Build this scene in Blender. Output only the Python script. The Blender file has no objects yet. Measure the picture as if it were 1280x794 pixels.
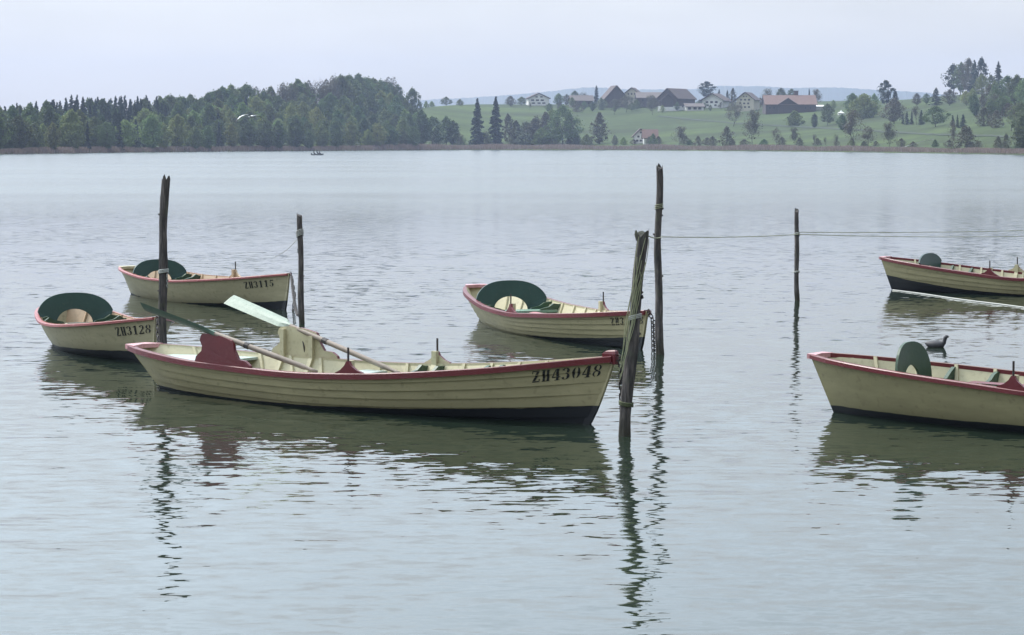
import bpy, bmesh, math, random
import numpy as np
from mathutils import Vector, Matrix

rad = math.radians
scene = bpy.context.scene
col = scene.collection

# ------------------------------------------------------------------ camera
F, H, Y0 = 3000.0, 2.45, 180.0            # focal length in photo pixels, eye height, lake horizon row
PITCH = math.atan((397 - Y0) / F)
cam_d = bpy.data.cameras.new('camera')
cam_d.sensor_width = 36.0
cam_d.lens = F / 1280 * 36.0
cam_d.clip_start = 0.1
cam_d.clip_end = 20000
cam = bpy.data.objects.new('camera', cam_d)
cam.location = (0, 0, H)
cam.rotation_euler = (math.pi / 2 - PITCH, 0, 0)
col.objects.link(cam)
scene.camera = cam

# ------------------------------------------------------------------ sky and sun
SKY_GLOW, SKY_BACK = 2.95, 0.46
SUN_EL, SUN_AZ = 50.0, -50.0               # degrees; azimuth measured from the view axis, to the left
w = bpy.data.worlds.new('World')
scene.world = w
w.use_nodes = True
wn, wl = w.node_tree.nodes, w.node_tree.links
wn.clear()
w_out = wn.new('ShaderNodeOutputWorld')
sky = wn.new('ShaderNodeTexSky')
sky.sky_type = 'NISHITA'
sky.sun_disc = False
sky.sun_elevation = rad(SUN_EL)
sky.sun_rotation = rad(SUN_AZ)
sky.dust_density = 3.0
bg1 = wn.new('ShaderNodeBackground'); bg1.inputs['Strength'].default_value = 0.10
wl.new(sky.outputs[0], bg1.inputs['Color'])
# thin even overcast in front of the blue sky: a little brighter overhead than at the horizon
tc = wn.new('ShaderNodeTexCoord')
sep = wn.new('ShaderNodeSeparateXYZ'); wl.new(tc.outputs['Generated'], sep.inputs[0])
# haze-white at the horizon all round; above it the cloud sheet glows towards the veiled sun and dims away from it
mr = wn.new('ShaderNodeMapRange')
mr.inputs['From Min'].default_value = 0.0; mr.inputs['From Max'].default_value = 0.20
wl.new(sep.outputs['Z'], mr.inputs['Value'])
sdir = (math.sin(rad(SUN_AZ)) * math.cos(rad(SUN_EL)), math.cos(rad(SUN_AZ)) * math.cos(rad(SUN_EL)), math.sin(rad(SUN_EL)))
dt = wn.new('ShaderNodeVectorMath'); dt.operation = 'DOT_PRODUCT'; dt.inputs[1].default_value = sdir
wl.new(tc.outputs['Generated'], dt.inputs[0])
ag = wn.new('ShaderNodeMapRange'); ag.inputs['From Min'].default_value = -0.25; ag.inputs['From Max'].default_value = 1.0
wl.new(dt.outputs['Value'], ag.inputs['Value'])
ap = wn.new('ShaderNodeMath'); ap.operation = 'POWER'; ap.inputs[1].default_value = 1.6
wl.new(ag.outputs[0], ap.inputs[0])
gl = wn.new('ShaderNodeMath'); gl.operation = 'MULTIPLY_ADD'; gl.inputs[1].default_value = SKY_GLOW; gl.inputs[2].default_value = SKY_BACK
wl.new(ap.outputs[0], gl.inputs[0])
gc = wn.new('ShaderNodeVectorMath'); gc.operation = 'SCALE'; gc.inputs[0].default_value = (0.87, 1.0, 1.13)
wl.new(gl.outputs[0], gc.inputs['Scale'])
cmix = wn.new('ShaderNodeMix'); cmix.data_type = 'RGBA'
cmix.inputs['A'].default_value = (0.825, 0.74, 0.585, 1)
wl.new(gc.outputs[0], cmix.inputs['B'])
wl.new(mr.outputs[0], cmix.inputs['Factor'])
mp = wn.new('ShaderNodeMapping'); mp.inputs['Scale'].default_value = (1.0, 1.0, 4.0)
wl.new(tc.outputs['Generated'], mp.inputs[0])
cn = wn.new('ShaderNodeTexNoise'); cn.inputs['Scale'].default_value = 9.0
cn.inputs['Detail'].default_value = 5.0; cn.inputs['Roughness'].default_value = 0.5
wl.new(mp.outputs[0], cn.inputs['Vector'])
cr = wn.new('ShaderNodeMapRange')
cr.inputs['From Min'].default_value = 0.3; cr.inputs['From Max'].default_value = 0.7
cr.inputs['To Min'].default_value = 0.93; cr.inputs['To Max'].default_value = 1.07
wl.new(cn.outputs['Fac'], cr.inputs['Value'])
bg2 = wn.new('ShaderNodeBackground')
wl.new(cmix.outputs['Result'], bg2.inputs['Color'])
wl.new(cr.outputs[0], bg2.inputs['Strength'])
wm = wn.new('ShaderNodeMixShader'); wm.inputs[0].default_value = 0.86
wl.new(bg1.outputs[0], wm.inputs[1]); wl.new(bg2.outputs[0], wm.inputs[2])
wl.new(wm.outputs[0], w_out.inputs['Surface'])

sun_d = bpy.data.lights.new('sun', 'SUN')
sun_d.energy = 3.6
sun_d.angle = rad(10)
sun_d.color = (1.0, 0.95, 0.87)
sun = bpy.data.objects.new('sun', sun_d)
sd = Vector((math.sin(rad(SUN_AZ)) * math.cos(rad(SUN_EL)), math.cos(rad(SUN_AZ)) * math.cos(rad(SUN_EL)), math.sin(rad(SUN_EL))))
sun.rotation_euler = sd.to_track_quat('Z', 'Y').to_euler()
sun.location = sd * 100
col.objects.link(sun)

vs = scene.view_settings
vs.view_transform = 'Standard'; vs.look = 'None'; vs.exposure = 0.0; vs.gamma = 1.0
vs.use_curve_mapping = False
cy = scene.cycles
cy.use_denoising = True
cy.denoiser = 'OPENIMAGEDENOISE'
cy.max_bounces = 6; cy.diffuse_bounces = 3; cy.glossy_bounces = 3; cy.volume_bounces = 1
cy.caustics_reflective = False; cy.caustics_refractive = False

# ------------------------------------------------------------------ helpers: picture geometry
CA, SA = math.cos(PITCH), math.sin(PITCH)
def ray(px, py):
    v = (397 - py) / F
    return Vector(((px - 640) / F, CA + v * SA, -SA + v * CA))
def at(px, py, z=0.0):
    d = ray(px, py); t = (z - H) / d.z
    return Vector((d.x * t, d.y * t, z))
def at_depth(px, py, Y):
    d = ray(px, py); t = Y / d.y
    return Vector((d.x * t, Y, H + d.z * t))
def hermite(xs, ys):
    xs = list(xs); ys = list(ys); n = len(xs)
    dl = [(ys[i+1]-ys[i])/(xs[i+1]-xs[i]) for i in range(n-1)]
    m = [dl[0]] + [0 if dl[i-1]*dl[i] <= 0 else 2*dl[i-1]*dl[i]/(dl[i-1]+dl[i]) for i in range(1, n-1)] + [dl[-1]]
    def f(x):
        if x <= xs[0]: return ys[0]
        if x >= xs[-1]: return ys[-1]
        i = 0
        while x > xs[i+1]: i += 1
        h = xs[i+1]-xs[i]; t = (x-xs[i])/h
        return (ys[i]*(1+2*t)*(1-t)**2 + h*m[i]*t*(1-t)**2 + ys[i+1]*t*t*(3-2*t) + h*m[i+1]*t*t*(t-1))
    return f

# ------------------------------------------------------------------ helpers: materials
def new_mat(name):
    m = bpy.data.materials.new(name); m.use_nodes = True
    nt = m.node_tree
    return m, nt.nodes, nt.links, nt.nodes['Principled BSDF']
def paint(name, c, rough=0.45, var=0.25, scale=6.0, bump=0.15, dirt=(0.10, 0.09, 0.06), dirt_amt=0.25, stretch=(1, 1, 1)):
    m, N, L, P = new_mat(name)
    t = N.new('ShaderNodeTexCoord')
    mpn = N.new('ShaderNodeMapping'); mpn.inputs['Scale'].default_value = stretch
    L.new(t.outputs['Object'], mpn.inputs[0])
    n1 = N.new('ShaderNodeTexNoise'); n1.inputs['Scale'].default_value = scale; n1.inputs['Detail'].default_value = 6
    L.new(mpn.outputs[0], n1.inputs['Vector'])
    n2 = N.new('ShaderNodeTexNoise'); n2.inputs['Scale'].default_value = scale * 4.7; n2.inputs['Detail'].default_value = 4
    L.new(mpn.outputs[0], n2.inputs['Vector'])
    mx = N.new('ShaderNodeMix'); mx.data_type = 'RGBA'
    mx.inputs['A'].default_value = (*[v * (1 - var) for v in c], 1)
    mx.inputs['B'].default_value = (*[min(1, v * (1 + var)) for v in c], 1)
    L.new(n1.outputs['Fac'], mx.inputs['Factor'])
    r = N.new('ShaderNodeMapRange'); r.inputs['From Min'].default_value = 0.55; r.inputs['From Max'].default_value = 0.8
    r.inputs['To Max'].default_value = dirt_amt
    L.new(n2.outputs['Fac'], r.inputs['Value'])
    m2 = N.new('ShaderNodeMix'); m2.data_type = 'RGBA'; m2.inputs['B'].default_value = (*dirt, 1)
    L.new(r.outputs[0], m2.inputs['Factor']); L.new(mx.outputs['Result'], m2.inputs['A'])
    L.new(m2.outputs['Result'], P.inputs['Base Color'])
    P.inputs['Roughness'].default_value = rough
    b = N.new('ShaderNodeBump'); b.inputs['Strength'].default_value = bump; b.inputs['Distance'].default_value = 0.01
    L.new(n2.outputs['Fac'], b.inputs['Height']); L.new(b.outputs[0], P.inputs['Normal'])
    return m
def foliage(name, c, var=0.35, hue=0.03, trans=0.25):
    m, N, L, P = new_mat(name)
    oi = N.new('ShaderNodeObjectInfo')
    g = N.new('ShaderNodeNewGeometry')
    t = N.new('ShaderNodeTexCoord')
    n1 = N.new('ShaderNodeTexNoise'); n1.inputs['Scale'].default_value = 0.5; n1.inputs['Detail'].default_value = 3
    L.new(t.outputs['Object'], n1.inputs['Vector'])
    hs = N.new('ShaderNodeHueSaturation'); hs.inputs['Color'].default_value = (*c, 1)
    a = N.new('ShaderNodeMapRange'); a.inputs['To Min'].default_value = 0.5 - hue; a.inputs['To Max'].default_value = 0.5 + hue
    L.new(oi.outputs['Random'], a.inputs['Value']); L.new(a.outputs[0], hs.inputs['Hue'])
    ad = N.new('ShaderNodeMath'); ad.operation = 'ADD'
    mr_ = N.new('ShaderNodeMapRange'); mr_.inputs['To Min'].default_value = 1 - var; mr_.inputs['To Max'].default_value = 1 + var
    mu = N.new('ShaderNodeMath'); mu.operation = 'MULTIPLY'; mu.inputs[1].default_value = 7.31
    L.new(oi.outputs['Random'], mu.inputs[0])
    fr = N.new('ShaderNodeMath'); fr.operation = 'FRACT'; L.new(mu.outputs[0], fr.inputs[0])
    av = N.new('ShaderNodeMath'); av.operation = 'MULTIPLY_ADD'; av.inputs[1].default_value = 0.5
    L.new(fr.outputs[0], av.inputs[0]); L.new(n1.outputs['Fac'], ad.inputs[0]); ad.inputs[1].default_value = -0.25
    L.new(ad.outputs[0], av.inputs[2]); L.new(av.outputs[0], mr_.inputs['Value'])
    L.new(mr_.outputs[0], hs.inputs['Value'])
    L.new(hs.outputs[0], P.inputs['Base Color'])
    P.inputs['Roughness'].default_value = 0.6
    P.inputs['Specular IOR Level'].default_value = 0.25
    tr = N.new('ShaderNodeBsdfTranslucent'); L.new(hs.outputs[0], tr.inputs['Color'])
    ms = N.new('ShaderNodeMixShader'); ms.inputs[0].default_value = trans
    out = [n for n in N if n.type == 'OUTPUT_MATERIAL'][0]
    L.new(P.outputs[0], ms.inputs[1]); L.new(tr.outputs[0], ms.inputs[2]); L.new(ms.outputs[0], out.inputs['Surface'])
    return m
def hull_paint(name, c, line, L_):
    """cream topsides over black bottom paint; line = (z at stern, z mid, z at bow) along the hull"""
    m, N, L, P = new_mat(name)
    t = N.new('ShaderNodeTexCoord'); s = N.new('ShaderNodeSeparateXYZ'); L.new(t.outputs['Object'], s.inputs[0])
    zs, zm, zb = line; hl = L_ / 2
    c2 = (zs + zb - 2 * zm) / 2 / hl ** 2; c1 = (zb - zs) / 2 / hl
    def math_(op, a, b=None, c_=None):
        n = N.new('ShaderNodeMath'); n.operation = op
        for i, v in enumerate((a, b, c_)):
            if v is None: continue
            if isinstance(v, (int, float)): n.inputs[i].default_value = v
            else: L.new(v, n.inputs[i])
        return n.outputs[0]
    q = math_('MULTIPLY_ADD', s.outputs['X'], c2, c1)
    q = math_('MULTIPLY_ADD', q, s.outputs['X'], zm)
    n0 = N.new('ShaderNodeTexNoise'); n0.inputs['Scale'].default_value = 5; L.new(t.outputs['Object'], n0.inputs['Vector'])
    q = math_('ADD', q, math_('MULTIPLY_ADD', n0.outputs['Fac'], 0.02, -0.01))
    d = math_('SUBTRACT', s.outputs['Z'], q)
    step = N.new('ShaderNodeMapRange'); step.inputs['From Min'].default_value = -0.002; step.inputs['From Max'].default_value = 0.004
    L.new(d, step.inputs['Value'])
    mpn = N.new('ShaderNodeMapping'); mpn.inputs['Scale'].default_value = (1.5, 1.5, 7)
    L.new(t.outputs['Object'], mpn.inputs[0])
    n1 = N.new('ShaderNodeTexNoise'); n1.inputs['Scale'].default_value = 2.2; n1.inputs['Detail'].default_value = 7; n1.inputs['Roughness'].default_value = 0.6
    L.new(mpn.outputs[0], n1.inputs['Vector'])
    mx = N.new('ShaderNodeMix'); mx.data_type = 'RGBA'
    mx.inputs['A'].default_value = (*[v * 0.70 for v in c], 1); mx.inputs['B'].default_value = (*[min(1, v * 1.24) for v in c], 1)
    L.new(n1.outputs['Fac'], mx.inputs['Factor'])
    # scuffs and stains
    n2 = N.new('ShaderNodeTexNoise'); n2.inputs['Scale'].default_value = 16; n2.inputs['Detail'].default_value = 5
    L.new(t.outputs['Object'], n2.inputs['Vector'])
    r = N.new('ShaderNodeMapRange'); r.inputs['From Min'].default_value = 0.58; r.inputs['From Max'].default_value = 0.75; r.inputs['To Max'].default_value = 0.55
    L.new(n2.outputs['Fac'], r.inputs['Value'])
    m2 = N.new('ShaderNodeMix'); m2.data_type = 'RGBA'; m2.inputs['B'].default_value = (0.2, 0.17, 0.10, 1)
    L.new(r.outputs[0], m2.inputs['Factor']); L.new(mx.outputs['Result'], m2.inputs['A'])
    # weed stain just above the paint line
    st = N.new('ShaderNodeMapRange'); st.inputs['From Min'].default_value = 0.0; st.inputs['From Max'].default_value = 0.09
    st.inputs['To Min'].default_value = 0.45; st.inputs['To Max'].default_value = 0.0
    L.new(d, st.inputs['Value'])
    sm = math_('MULTIPLY', st.outputs[0], n1.outputs['Fac'])
    m4 = N.new('ShaderNodeMix'); m4.data_type = 'RGBA'; m4.inputs['B'].default_value = (0.11, 0.11, 0.05, 1)
    L.new(sm, m4.inputs['Factor']); L.new(m2.outputs['Result'], m4.inputs['A'])
    m3 = N.new('ShaderNodeMix'); m3.data_type = 'RGBA'; m3.inputs['A'].default_value = (0.010, 0.012, 0.016, 1)
    L.new(step.outputs[0], m3.inputs['Factor']); L.new(m4.outputs['Result'], m3.inputs['B'])
    L.new(m3.outputs['Result'], P.inputs['Base Color'])
    P.inputs['Roughness'].default_value = 0.5
    b = N.new('ShaderNodeBump'); b.inputs['Strength'].default_value = 0.2; b.inputs['Distance'].default_value = 0.006
    L.new(n1.outputs['Fac'], b.inputs['Height']); L.new(b.outputs[0], P.inputs['Normal'])
    return m

CREAM = (0.44, 0.385, 0.225)
M = {}
M['cream'] = paint('cream_inside', (0.50, 0.45, 0.29), 0.5, 0.18, 5, dirt=(0.22, 0.18, 0.11), dirt_amt=0.5)
M['cream_tan'] = paint('tan_inside', (0.46, 0.33, 0.21), 0.5, 0.18, 5, dirt=(0.2, 0.15, 0.1), dirt_amt=0.5)
M['red'] = paint('oxblood_red', (0.125, 0.012, 0.017), 0.40, 0.3, 5, dirt=(0.20, 0.06, 0.06), dirt_amt=0.3)
M['pinkred'] = paint('faded_red', (0.32, 0.085, 0.085), 0.4, 0.3, 7, dirt=(0.5, 0.3, 0.27), dirt_amt=0.5)
M['pink'] = paint('pink_faded', (0.50, 0.24, 0.25), 0.4, 0.25, 7, dirt=(0.6, 0.45, 0.42), dirt_amt=0.6)
M['green'] = paint('dark_green', (0.018, 0.055, 0.045), 0.42, 0.25, 5, dirt=(0.05, 0.08, 0.06), dirt_amt=0.4)
M['green2'] = paint('leaf_green', (0.030, 0.065, 0.035), 0.45, 0.25, 5, dirt=(0.06, 0.09, 0.05), dirt_amt=0.4)
M['palegreen'] = paint('worn_green', (0.16, 0.27, 0.20), 0.5, 0.3, 9, dirt=(0.45, 0.5, 0.42), dirt_amt=0.8, stretch=(1, 3, 1))
M['bladegreen'] = paint('blade_green', (0.09, 0.15, 0.11), 0.5, 0.3, 9, dirt=(0.25, 0.3, 0.24), dirt_amt=0.5)
M['bladewhite'] = paint('blade_white', (0.29, 0.345, 0.28), 0.55, 0.35, 12, dirt=(0.12, 0.18, 0.12), dirt_amt=0.8)
M['deck'] = paint('pale_deck', (0.40, 0.48, 0.44), 0.5, 0.15, 7, dirt=(0.3, 0.3, 0.25), dirt_amt=0.5)
M['board'] = paint('floorboards', (0.42, 0.36, 0.24), 0.6, 0.25, 7, dirt=(0.15, 0.12, 0.08), dirt_amt=0.6, stretch=(0.4, 4, 4))
M['shaft'] = paint('ash_wood', (0.25, 0.20, 0.16), 0.6, 0.3, 6, dirt=(0.14, 0.11, 0.09), dirt_amt=0.7, stretch=(1, 1, 1))
M['iron'] = paint('rusty_iron', (0.035, 0.028, 0.026), 0.6, 0.3, 20, dirt=(0.09, 0.045, 0.025), dirt_amt=0.8)
M['black'] = paint('stencil_black', (0.014, 0.014, 0.014), 0.6, 0.3, 30, dirt=(0.1, 0.09, 0.06), dirt_amt=0.45)
M['rope'] = paint('rope_white', (0.42, 0.42, 0.39), 0.8, 0.2, 40, dirt=(0.3, 0.3, 0.2), dirt_amt=0.4)
M['ropeyellow'] = paint('rope_yellowgreen', (0.30, 0.31, 0.19), 0.8, 0.3, 40, dirt=(0.2, 0.21, 0.11), dirt_amt=0.4)
M['weed'] = paint('weed', (0.07, 0.08, 0.035), 0.8, 0.4, 30)

def wood_post(name):
    m, N, L, P = new_mat(name)
    t = N.new('ShaderNodeTexCoord')
    mpn = N.new('ShaderNodeMapping'); mpn.inputs['Scale'].default_value = (14, 14, 1.6); L.new(t.outputs['Object'], mpn.inputs[0])
    n1 = N.new('ShaderNodeTexNoise'); n1.inputs['Scale'].default_value = 2.4; n1.inputs['Detail'].default_value = 8; n1.inputs['Roughness'].default_value = 0.65
    L.new(mpn.outputs[0], n1.inputs['Vector'])
    n2 = N.new('ShaderNodeTexNoise'); n2.inputs['Scale'].default_value = 5; n2.inputs['Detail'].default_value = 4
    L.new(t.outputs['Object'], n2.inputs['Vector'])
    cr_ = N.new('ShaderNodeValToRGB'); e = cr_.color_ramp.elements
    e[0].position = 0.36; e[0].color = (0.022, 0.020, 0.020, 1); e[1].position = 0.68; e[1].color = (0.17, 0.145, 0.13, 1)
    x = e.new(0.52); x.color = (0.075, 0.064, 0.060, 1)
    L.new(n1.outputs['Fac'], cr_.inputs[0])
    mx = N.new('ShaderNodeMix'); mx.data_type = 'RGBA'; mx.inputs['B'].default_value = (0.085, 0.095, 0.055, 1)
    r = N.new('ShaderNodeMapRange'); r.inputs['From Min'].default_value = 0.55; r.inputs['From Max'].default_value = 0.7; r.inputs['To Max'].default_value = 0.6
    L.new(n2.outputs['Fac'], r.inputs['Value']); L.new(r.outputs[0], mx.inputs['Factor']); L.new(cr_.outputs[0], mx.inputs['A'])
    # wet, weedy foot
    s = N.new('ShaderNodeSeparateXYZ'); L.new(t.outputs['Object'], s.inputs[0])
    wr = N.new('ShaderNodeMapRange'); wr.inputs['From Min'].default_value = 0.22; wr.inputs['From Max'].default_value = 0.04; wr.inputs['To Max'].default_value = 0.75
    L.new(s.outputs['Z'], wr.inputs['Value'])
    m2 = N.new('ShaderNodeMix'); m2.data_type = 'RGBA'; m2.inputs['B'].default_value = (0.035, 0.032, 0.018, 1)
    L.new(wr.outputs[0], m2.inputs['Factor']); L.new(mx.outputs['Result'], m2.inputs['A'])
    L.new(m2.outputs['Result'], P.inputs['Base Color']); P.inputs['Roughness'].default_value = 0.8
    b = N.new('ShaderNodeBump'); b.inputs['Strength'].default_value = 0.7; b.inputs['Distance'].default_value = 0.015
    L.new(n1.outputs['Fac'], b.inputs['Height']); L.new(b.outputs[0], P.inputs['Normal'])
    return m
M['post'] = wood_post('weathered_post')
M['trunk'] = paint('bark', (0.06, 0.05, 0.045), 0.9, 0.3, 2)
M['conifer'] = foliage('spruce_needles', (0.034, 0.054, 0.036), 0.4, 0.02, 0.1)
M['leaf'] = foliage('spring_leaves', (0.17, 0.215, 0.072), 0.6, 0.04, 0.3)
M['leafdark'] = foliage('deep_leaves', (0.100, 0.140, 0.056), 0.65, 0.035, 0.25)
M['silver'] = foliage('willow_leaves', (0.24, 0.27, 0.18), 0.3, 0.02, 0.3)
M['twig'] = foliage('budding_twigs', (0.12, 0.115, 0.075), 0.35, 0.03, 0.2)
M['reed'] = foliage('dry_reed', (0.25, 0.20, 0.165), 0.3, 0.015, 0.2)
M['white'] = paint('render_white', (0.78, 0.76, 0.72), 0.8, 0.08, 0.5)
M['creamwall'] = paint('render_cream', (0.52, 0.47, 0.36), 0.8, 0.08, 0.5)
M['timber'] = paint('dark_timber', (0.060, 0.042, 0.034), 0.8, 0.3, 0.6, stretch=(3, 3, 0.3))
M['greywall'] = paint('grey_boards', (0.15, 0.125, 0.12), 0.8, 0.25, 0.6, stretch=(3, 3, 0.3))
M['roofbrown'] = paint('brown_tiles', (0.080, 0.052, 0.044), 0.8, 0.25, 0.8)
M['roofred'] = paint('red_tiles', (0.155, 0.090, 0.072), 0.8, 0.2, 0.8)
M['roofgrey'] = paint('grey_tiles', (0.13, 0.105, 0.095), 0.8, 0.25, 0.8)
M['pane'] = paint('window_dark', (0.03, 0.033, 0.04), 0.2, 0.2, 1)
M['shutter'] = paint('shutter_brown', (0.10, 0.075, 0.06), 0.7, 0.2, 1)

# ------------------------------------------------------------------ helpers: meshes and things
def tag(o, label=None, cat=None, group=None, kind=None):
    if label: o['label'] = label
    if cat: o['category'] = cat
    if group: o['group'] = group
    if kind: o['kind'] = kind
    return o
def thing(name, label, cat, loc=(0, 0, 0), rz=0.0, group=None):
    o = bpy.data.objects.new(name, None); col.objects.link(o)
    o.empty_display_size = 0.2
    o.location = loc; o.rotation_euler = (0, 0, rz)
    return tag(o, label, cat, group)
class MB:
    def __init__(s): s.v = []; s.f = []; s.m = []
    def add(s, vs_, fs_, mi=0):
        b = len(s.v); s.v += [tuple(p) for p in vs_]; s.f += [tuple(b + i for i in f) for f in fs_]; s.m += [mi] * len(fs_)
        return s
    def grid(s, rows, mi=0, closed=False):
        nr, nc = len(rows), len(rows[0]); fs_ = []
        for i in range(nr - 1):
            for j in range(nc if closed else nc - 1):
                k = (j + 1) % nc
                fs_.append((i*nc+j, i*nc+k, (i+1)*nc+k, (i+1)*nc+j))
        return s.add([p for r in rows for p in r], fs_, mi)
    def box(s, x0, x1, y0, y1, z0, z1, mi=0):
        return s.add([(x0,y0,z0),(x1,y0,z0),(x1,y1,z0),(x0,y1,z0),(x0,y0,z1),(x1,y0,z1),(x1,y1,z1),(x0,y1,z1)],
                     [(0,3,2,1),(4,5,6,7),(0,1,5,4),(1,2,6,5),(2,3,7,6),(3,0,4,7)], mi)
    def tube(s, pts, r, n=6, mi=0, cap=True):
        pts = [Vector(p) for p in pts]; rows = []
        up = Vector((0.13, 0.31, 0.94))
        for i, p in enumerate(pts):
            d = (pts[min(i+1, len(pts)-1)] - pts[max(i-1, 0)]).normalized()
            a = d.cross(up)
            if a.length < 1e-3: a = d.cross(Vector((1, 0, 0)))
            a.normalize(); b = d.cross(a)
            ri = r[i] if isinstance(r, (list, tuple)) else r
            rows.append([p + (a*math.cos(2*math.pi*k/n) + b*math.sin(2*math.pi*k/n))*ri for k in range(n)])
        b0 = len(s.v)
        s.grid(rows, mi, True)
        if cap:
            s.f.append(tuple(b0 + k for k in range(n))[::-1]); s.m.append(mi)
            e = b0 + (len(rows)-1)*n; s.f.append(tuple(e + k for k in range(n))); s.m.append(mi)
        return s
    def build(s, name, mat, parent=None, smooth=False):
        me = bpy.data.meshes.new(name); me.from_pydata(s.v, [], s.f)
        for mt in (mat if isinstance(mat, (list, tuple)) else [mat]): me.materials.append(mt)
        if isinstance(mat, (list, tuple)): me.polygons.foreach_set('material_index', s.m)
        if smooth: me.polygons.foreach_set('use_smooth', [True]*len(me.polygons))
        bm = bmesh.new(); bm.from_mesh(me); bmesh.ops.recalc_face_normals(bm, faces=bm.faces); bm.to_mesh(me); bm.free()
        me.update()
        o = bpy.data.objects.new(name, me); col.objects.link(o)
        if parent: o.parent = parent
        return o
def link_mesh(name, me, parent=None, loc=None):
    o = bpy.data.objects.new(name, me); col.objects.link(o)
    if parent: o.parent = parent
    if loc is not None: o.location = loc
    return o
def copy_tree(o, parent=None):
    c = o.copy(); col.objects.link(c); c.parent = parent
    for ch in [x for x in o.children]: copy_tree(ch, c)
    return c

# ------------------------------------------------------------------ water
def water_material():
    m, N, L, P = new_mat('lake_water')
    g = N.new('ShaderNodeNewGeometry')
    def noise(scale, detail, off, dist=0.0):
        mp_ = N.new('ShaderNodeMapping'); mp_.inputs['Scale'].default_value = scale; mp_.inputs['Location'].default_value = off
        mp_.inputs['Rotation'].default_value = (0, 0, rad(off[2]))
        L.new(g.outputs['Position'], mp_.inputs[0])
        n = N.new('ShaderNodeTexNoise'); n.noise_dimensions = '2D'
        n.inputs['Scale'].default_value = 1.0; n.inputs['Detail'].default_value = detail
        n.inputs['Roughness'].default_value = 0.45; n.inputs['Distortion'].default_value = dist
        L.new(mp_.outputs[0], n.inputs['Vector'])
        return n
    def vm(op, a, b):
        n = N.new('ShaderNodeVectorMath'); n.operation = op
        for i, v in enumerate((a, b)):
            if isinstance(v, tuple): n.inputs[i].default_value = v
            else: L.new(v, n.inputs[i])
        return n.outputs[0]
    half = (0.5, 0.5, 0.5)
    big = vm('MULTIPLY', vm('SUBTRACT', noise((1.3, 3.0, 1), 1.0, (3, 7, 6)).outputs['Color'], half), (0.085, 0.060, 0))
    mid = vm('MULTIPLY', vm('SUBTRACT', noise((3.6, 8.5, 1), 1.5, (11, 2, -5)).outputs['Color'], half), (0.11, 0.10, 0))
    fine = vm('MULTIPLY', vm('SUBTRACT', noise((10, 22, 1), 1.0, (5, 19, 9)).outputs['Color'], half), (0.034, 0.05, 0))
    # gusts: patches where the ripples are stronger or weaker
    pt = noise((0.10, 0.16, 1), 2.0, (1, 4, 12))
    pr = N.new('ShaderNodeMapRange'); pr.inputs['From Min'].default_value = 0.3; pr.inputs['From Max'].default_value = 0.7
    pr.inputs['To Min'].default_value = 0.55; pr.inputs['To Max'].default_value = 1.35
    L.new(pt.outputs['Fac'], pr.inputs['Value'])
    tot = vm('ADD', vm('ADD', big, mid), fine)
    sc = N.new('ShaderNodeVectorMath'); sc.operation = 'SCALE'
    L.new(tot, sc.inputs[0]); L.new(pr.outputs[0], sc.inputs['Scale'])
    # out on the open lake the ripples are too small to tell apart: they turn into roughness
    sy = N.new('ShaderNodeSeparateXYZ'); L.new(g.outputs['Position'], sy.inputs[0])
    fd = N.new('ShaderNodeMapRange'); fd.inputs['From Min'].default_value = 27; fd.inputs['From Max'].default_value = 62
    fd.inputs['To Min'].default_value = 1.0; fd.inputs['To Max'].default_value = 0.42
    L.new(sy.outputs['Y'], fd.inputs['Value'])
    rg = N.new('ShaderNodeMapRange'); rg.inputs['From Min'].default_value = 40; rg.inputs['From Max'].default_value = 120
    rg.inputs['To Min'].default_value = 0.03; rg.inputs['To Max'].default_value = 0.19
    L.new(sy.outputs['Y'], rg.inputs['Value'])
    wp = noise((0.016, 0.05, 1), 5.0, (9, 3, 7)); wr_ = N.new('ShaderNodeMapRange'); wr_.inputs['From Min'].default_value = 0.3; wr_.inputs['From Max'].default_value = 0.7
    wr_.inputs['To Min'].default_value = 0.86; wr_.inputs['To Max'].default_value = 1.18; L.new(wp.outputs['Fac'], wr_.inputs['Value'])
    rm = N.new('ShaderNodeMath'); rm.operation = 'MULTIPLY'; L.new(rg.outputs[0], rm.inputs[0]); L.new(wr_.outputs[0], rm.inputs[1]); L.new(rm.outputs[0], P.inputs['Roughness'])
    s2 = N.new('ShaderNodeVectorMath'); s2.operation = 'SCALE'
    L.new(sc.outputs[0], s2.inputs[0]); L.new(fd.outputs[0], s2.inputs['Scale']); sc = s2
    nn = N.new('ShaderNodeVectorMath'); nn.operation = 'NORMALIZE'
    L.new(vm('ADD', sc.outputs[0], (0, 0, 1)), nn.inputs[0])
    L.new(nn.outputs[0], P.inputs['Normal'])
    P.inputs['Base Color'].default_value = (0.016, 0.026, 0.017, 1)
    P.inputs['IOR'].default_value = 1.50
    return m
M['water'] = water_material()
wb = MB(); wb.add([(-3000, -80, 0), (3000, -80, 0), (3000, 1500, 0), (-3000, 1500, 0)], [(0, 1, 2, 3)])
tag(wb.build('water', M['water']), kind='structure')

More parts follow.
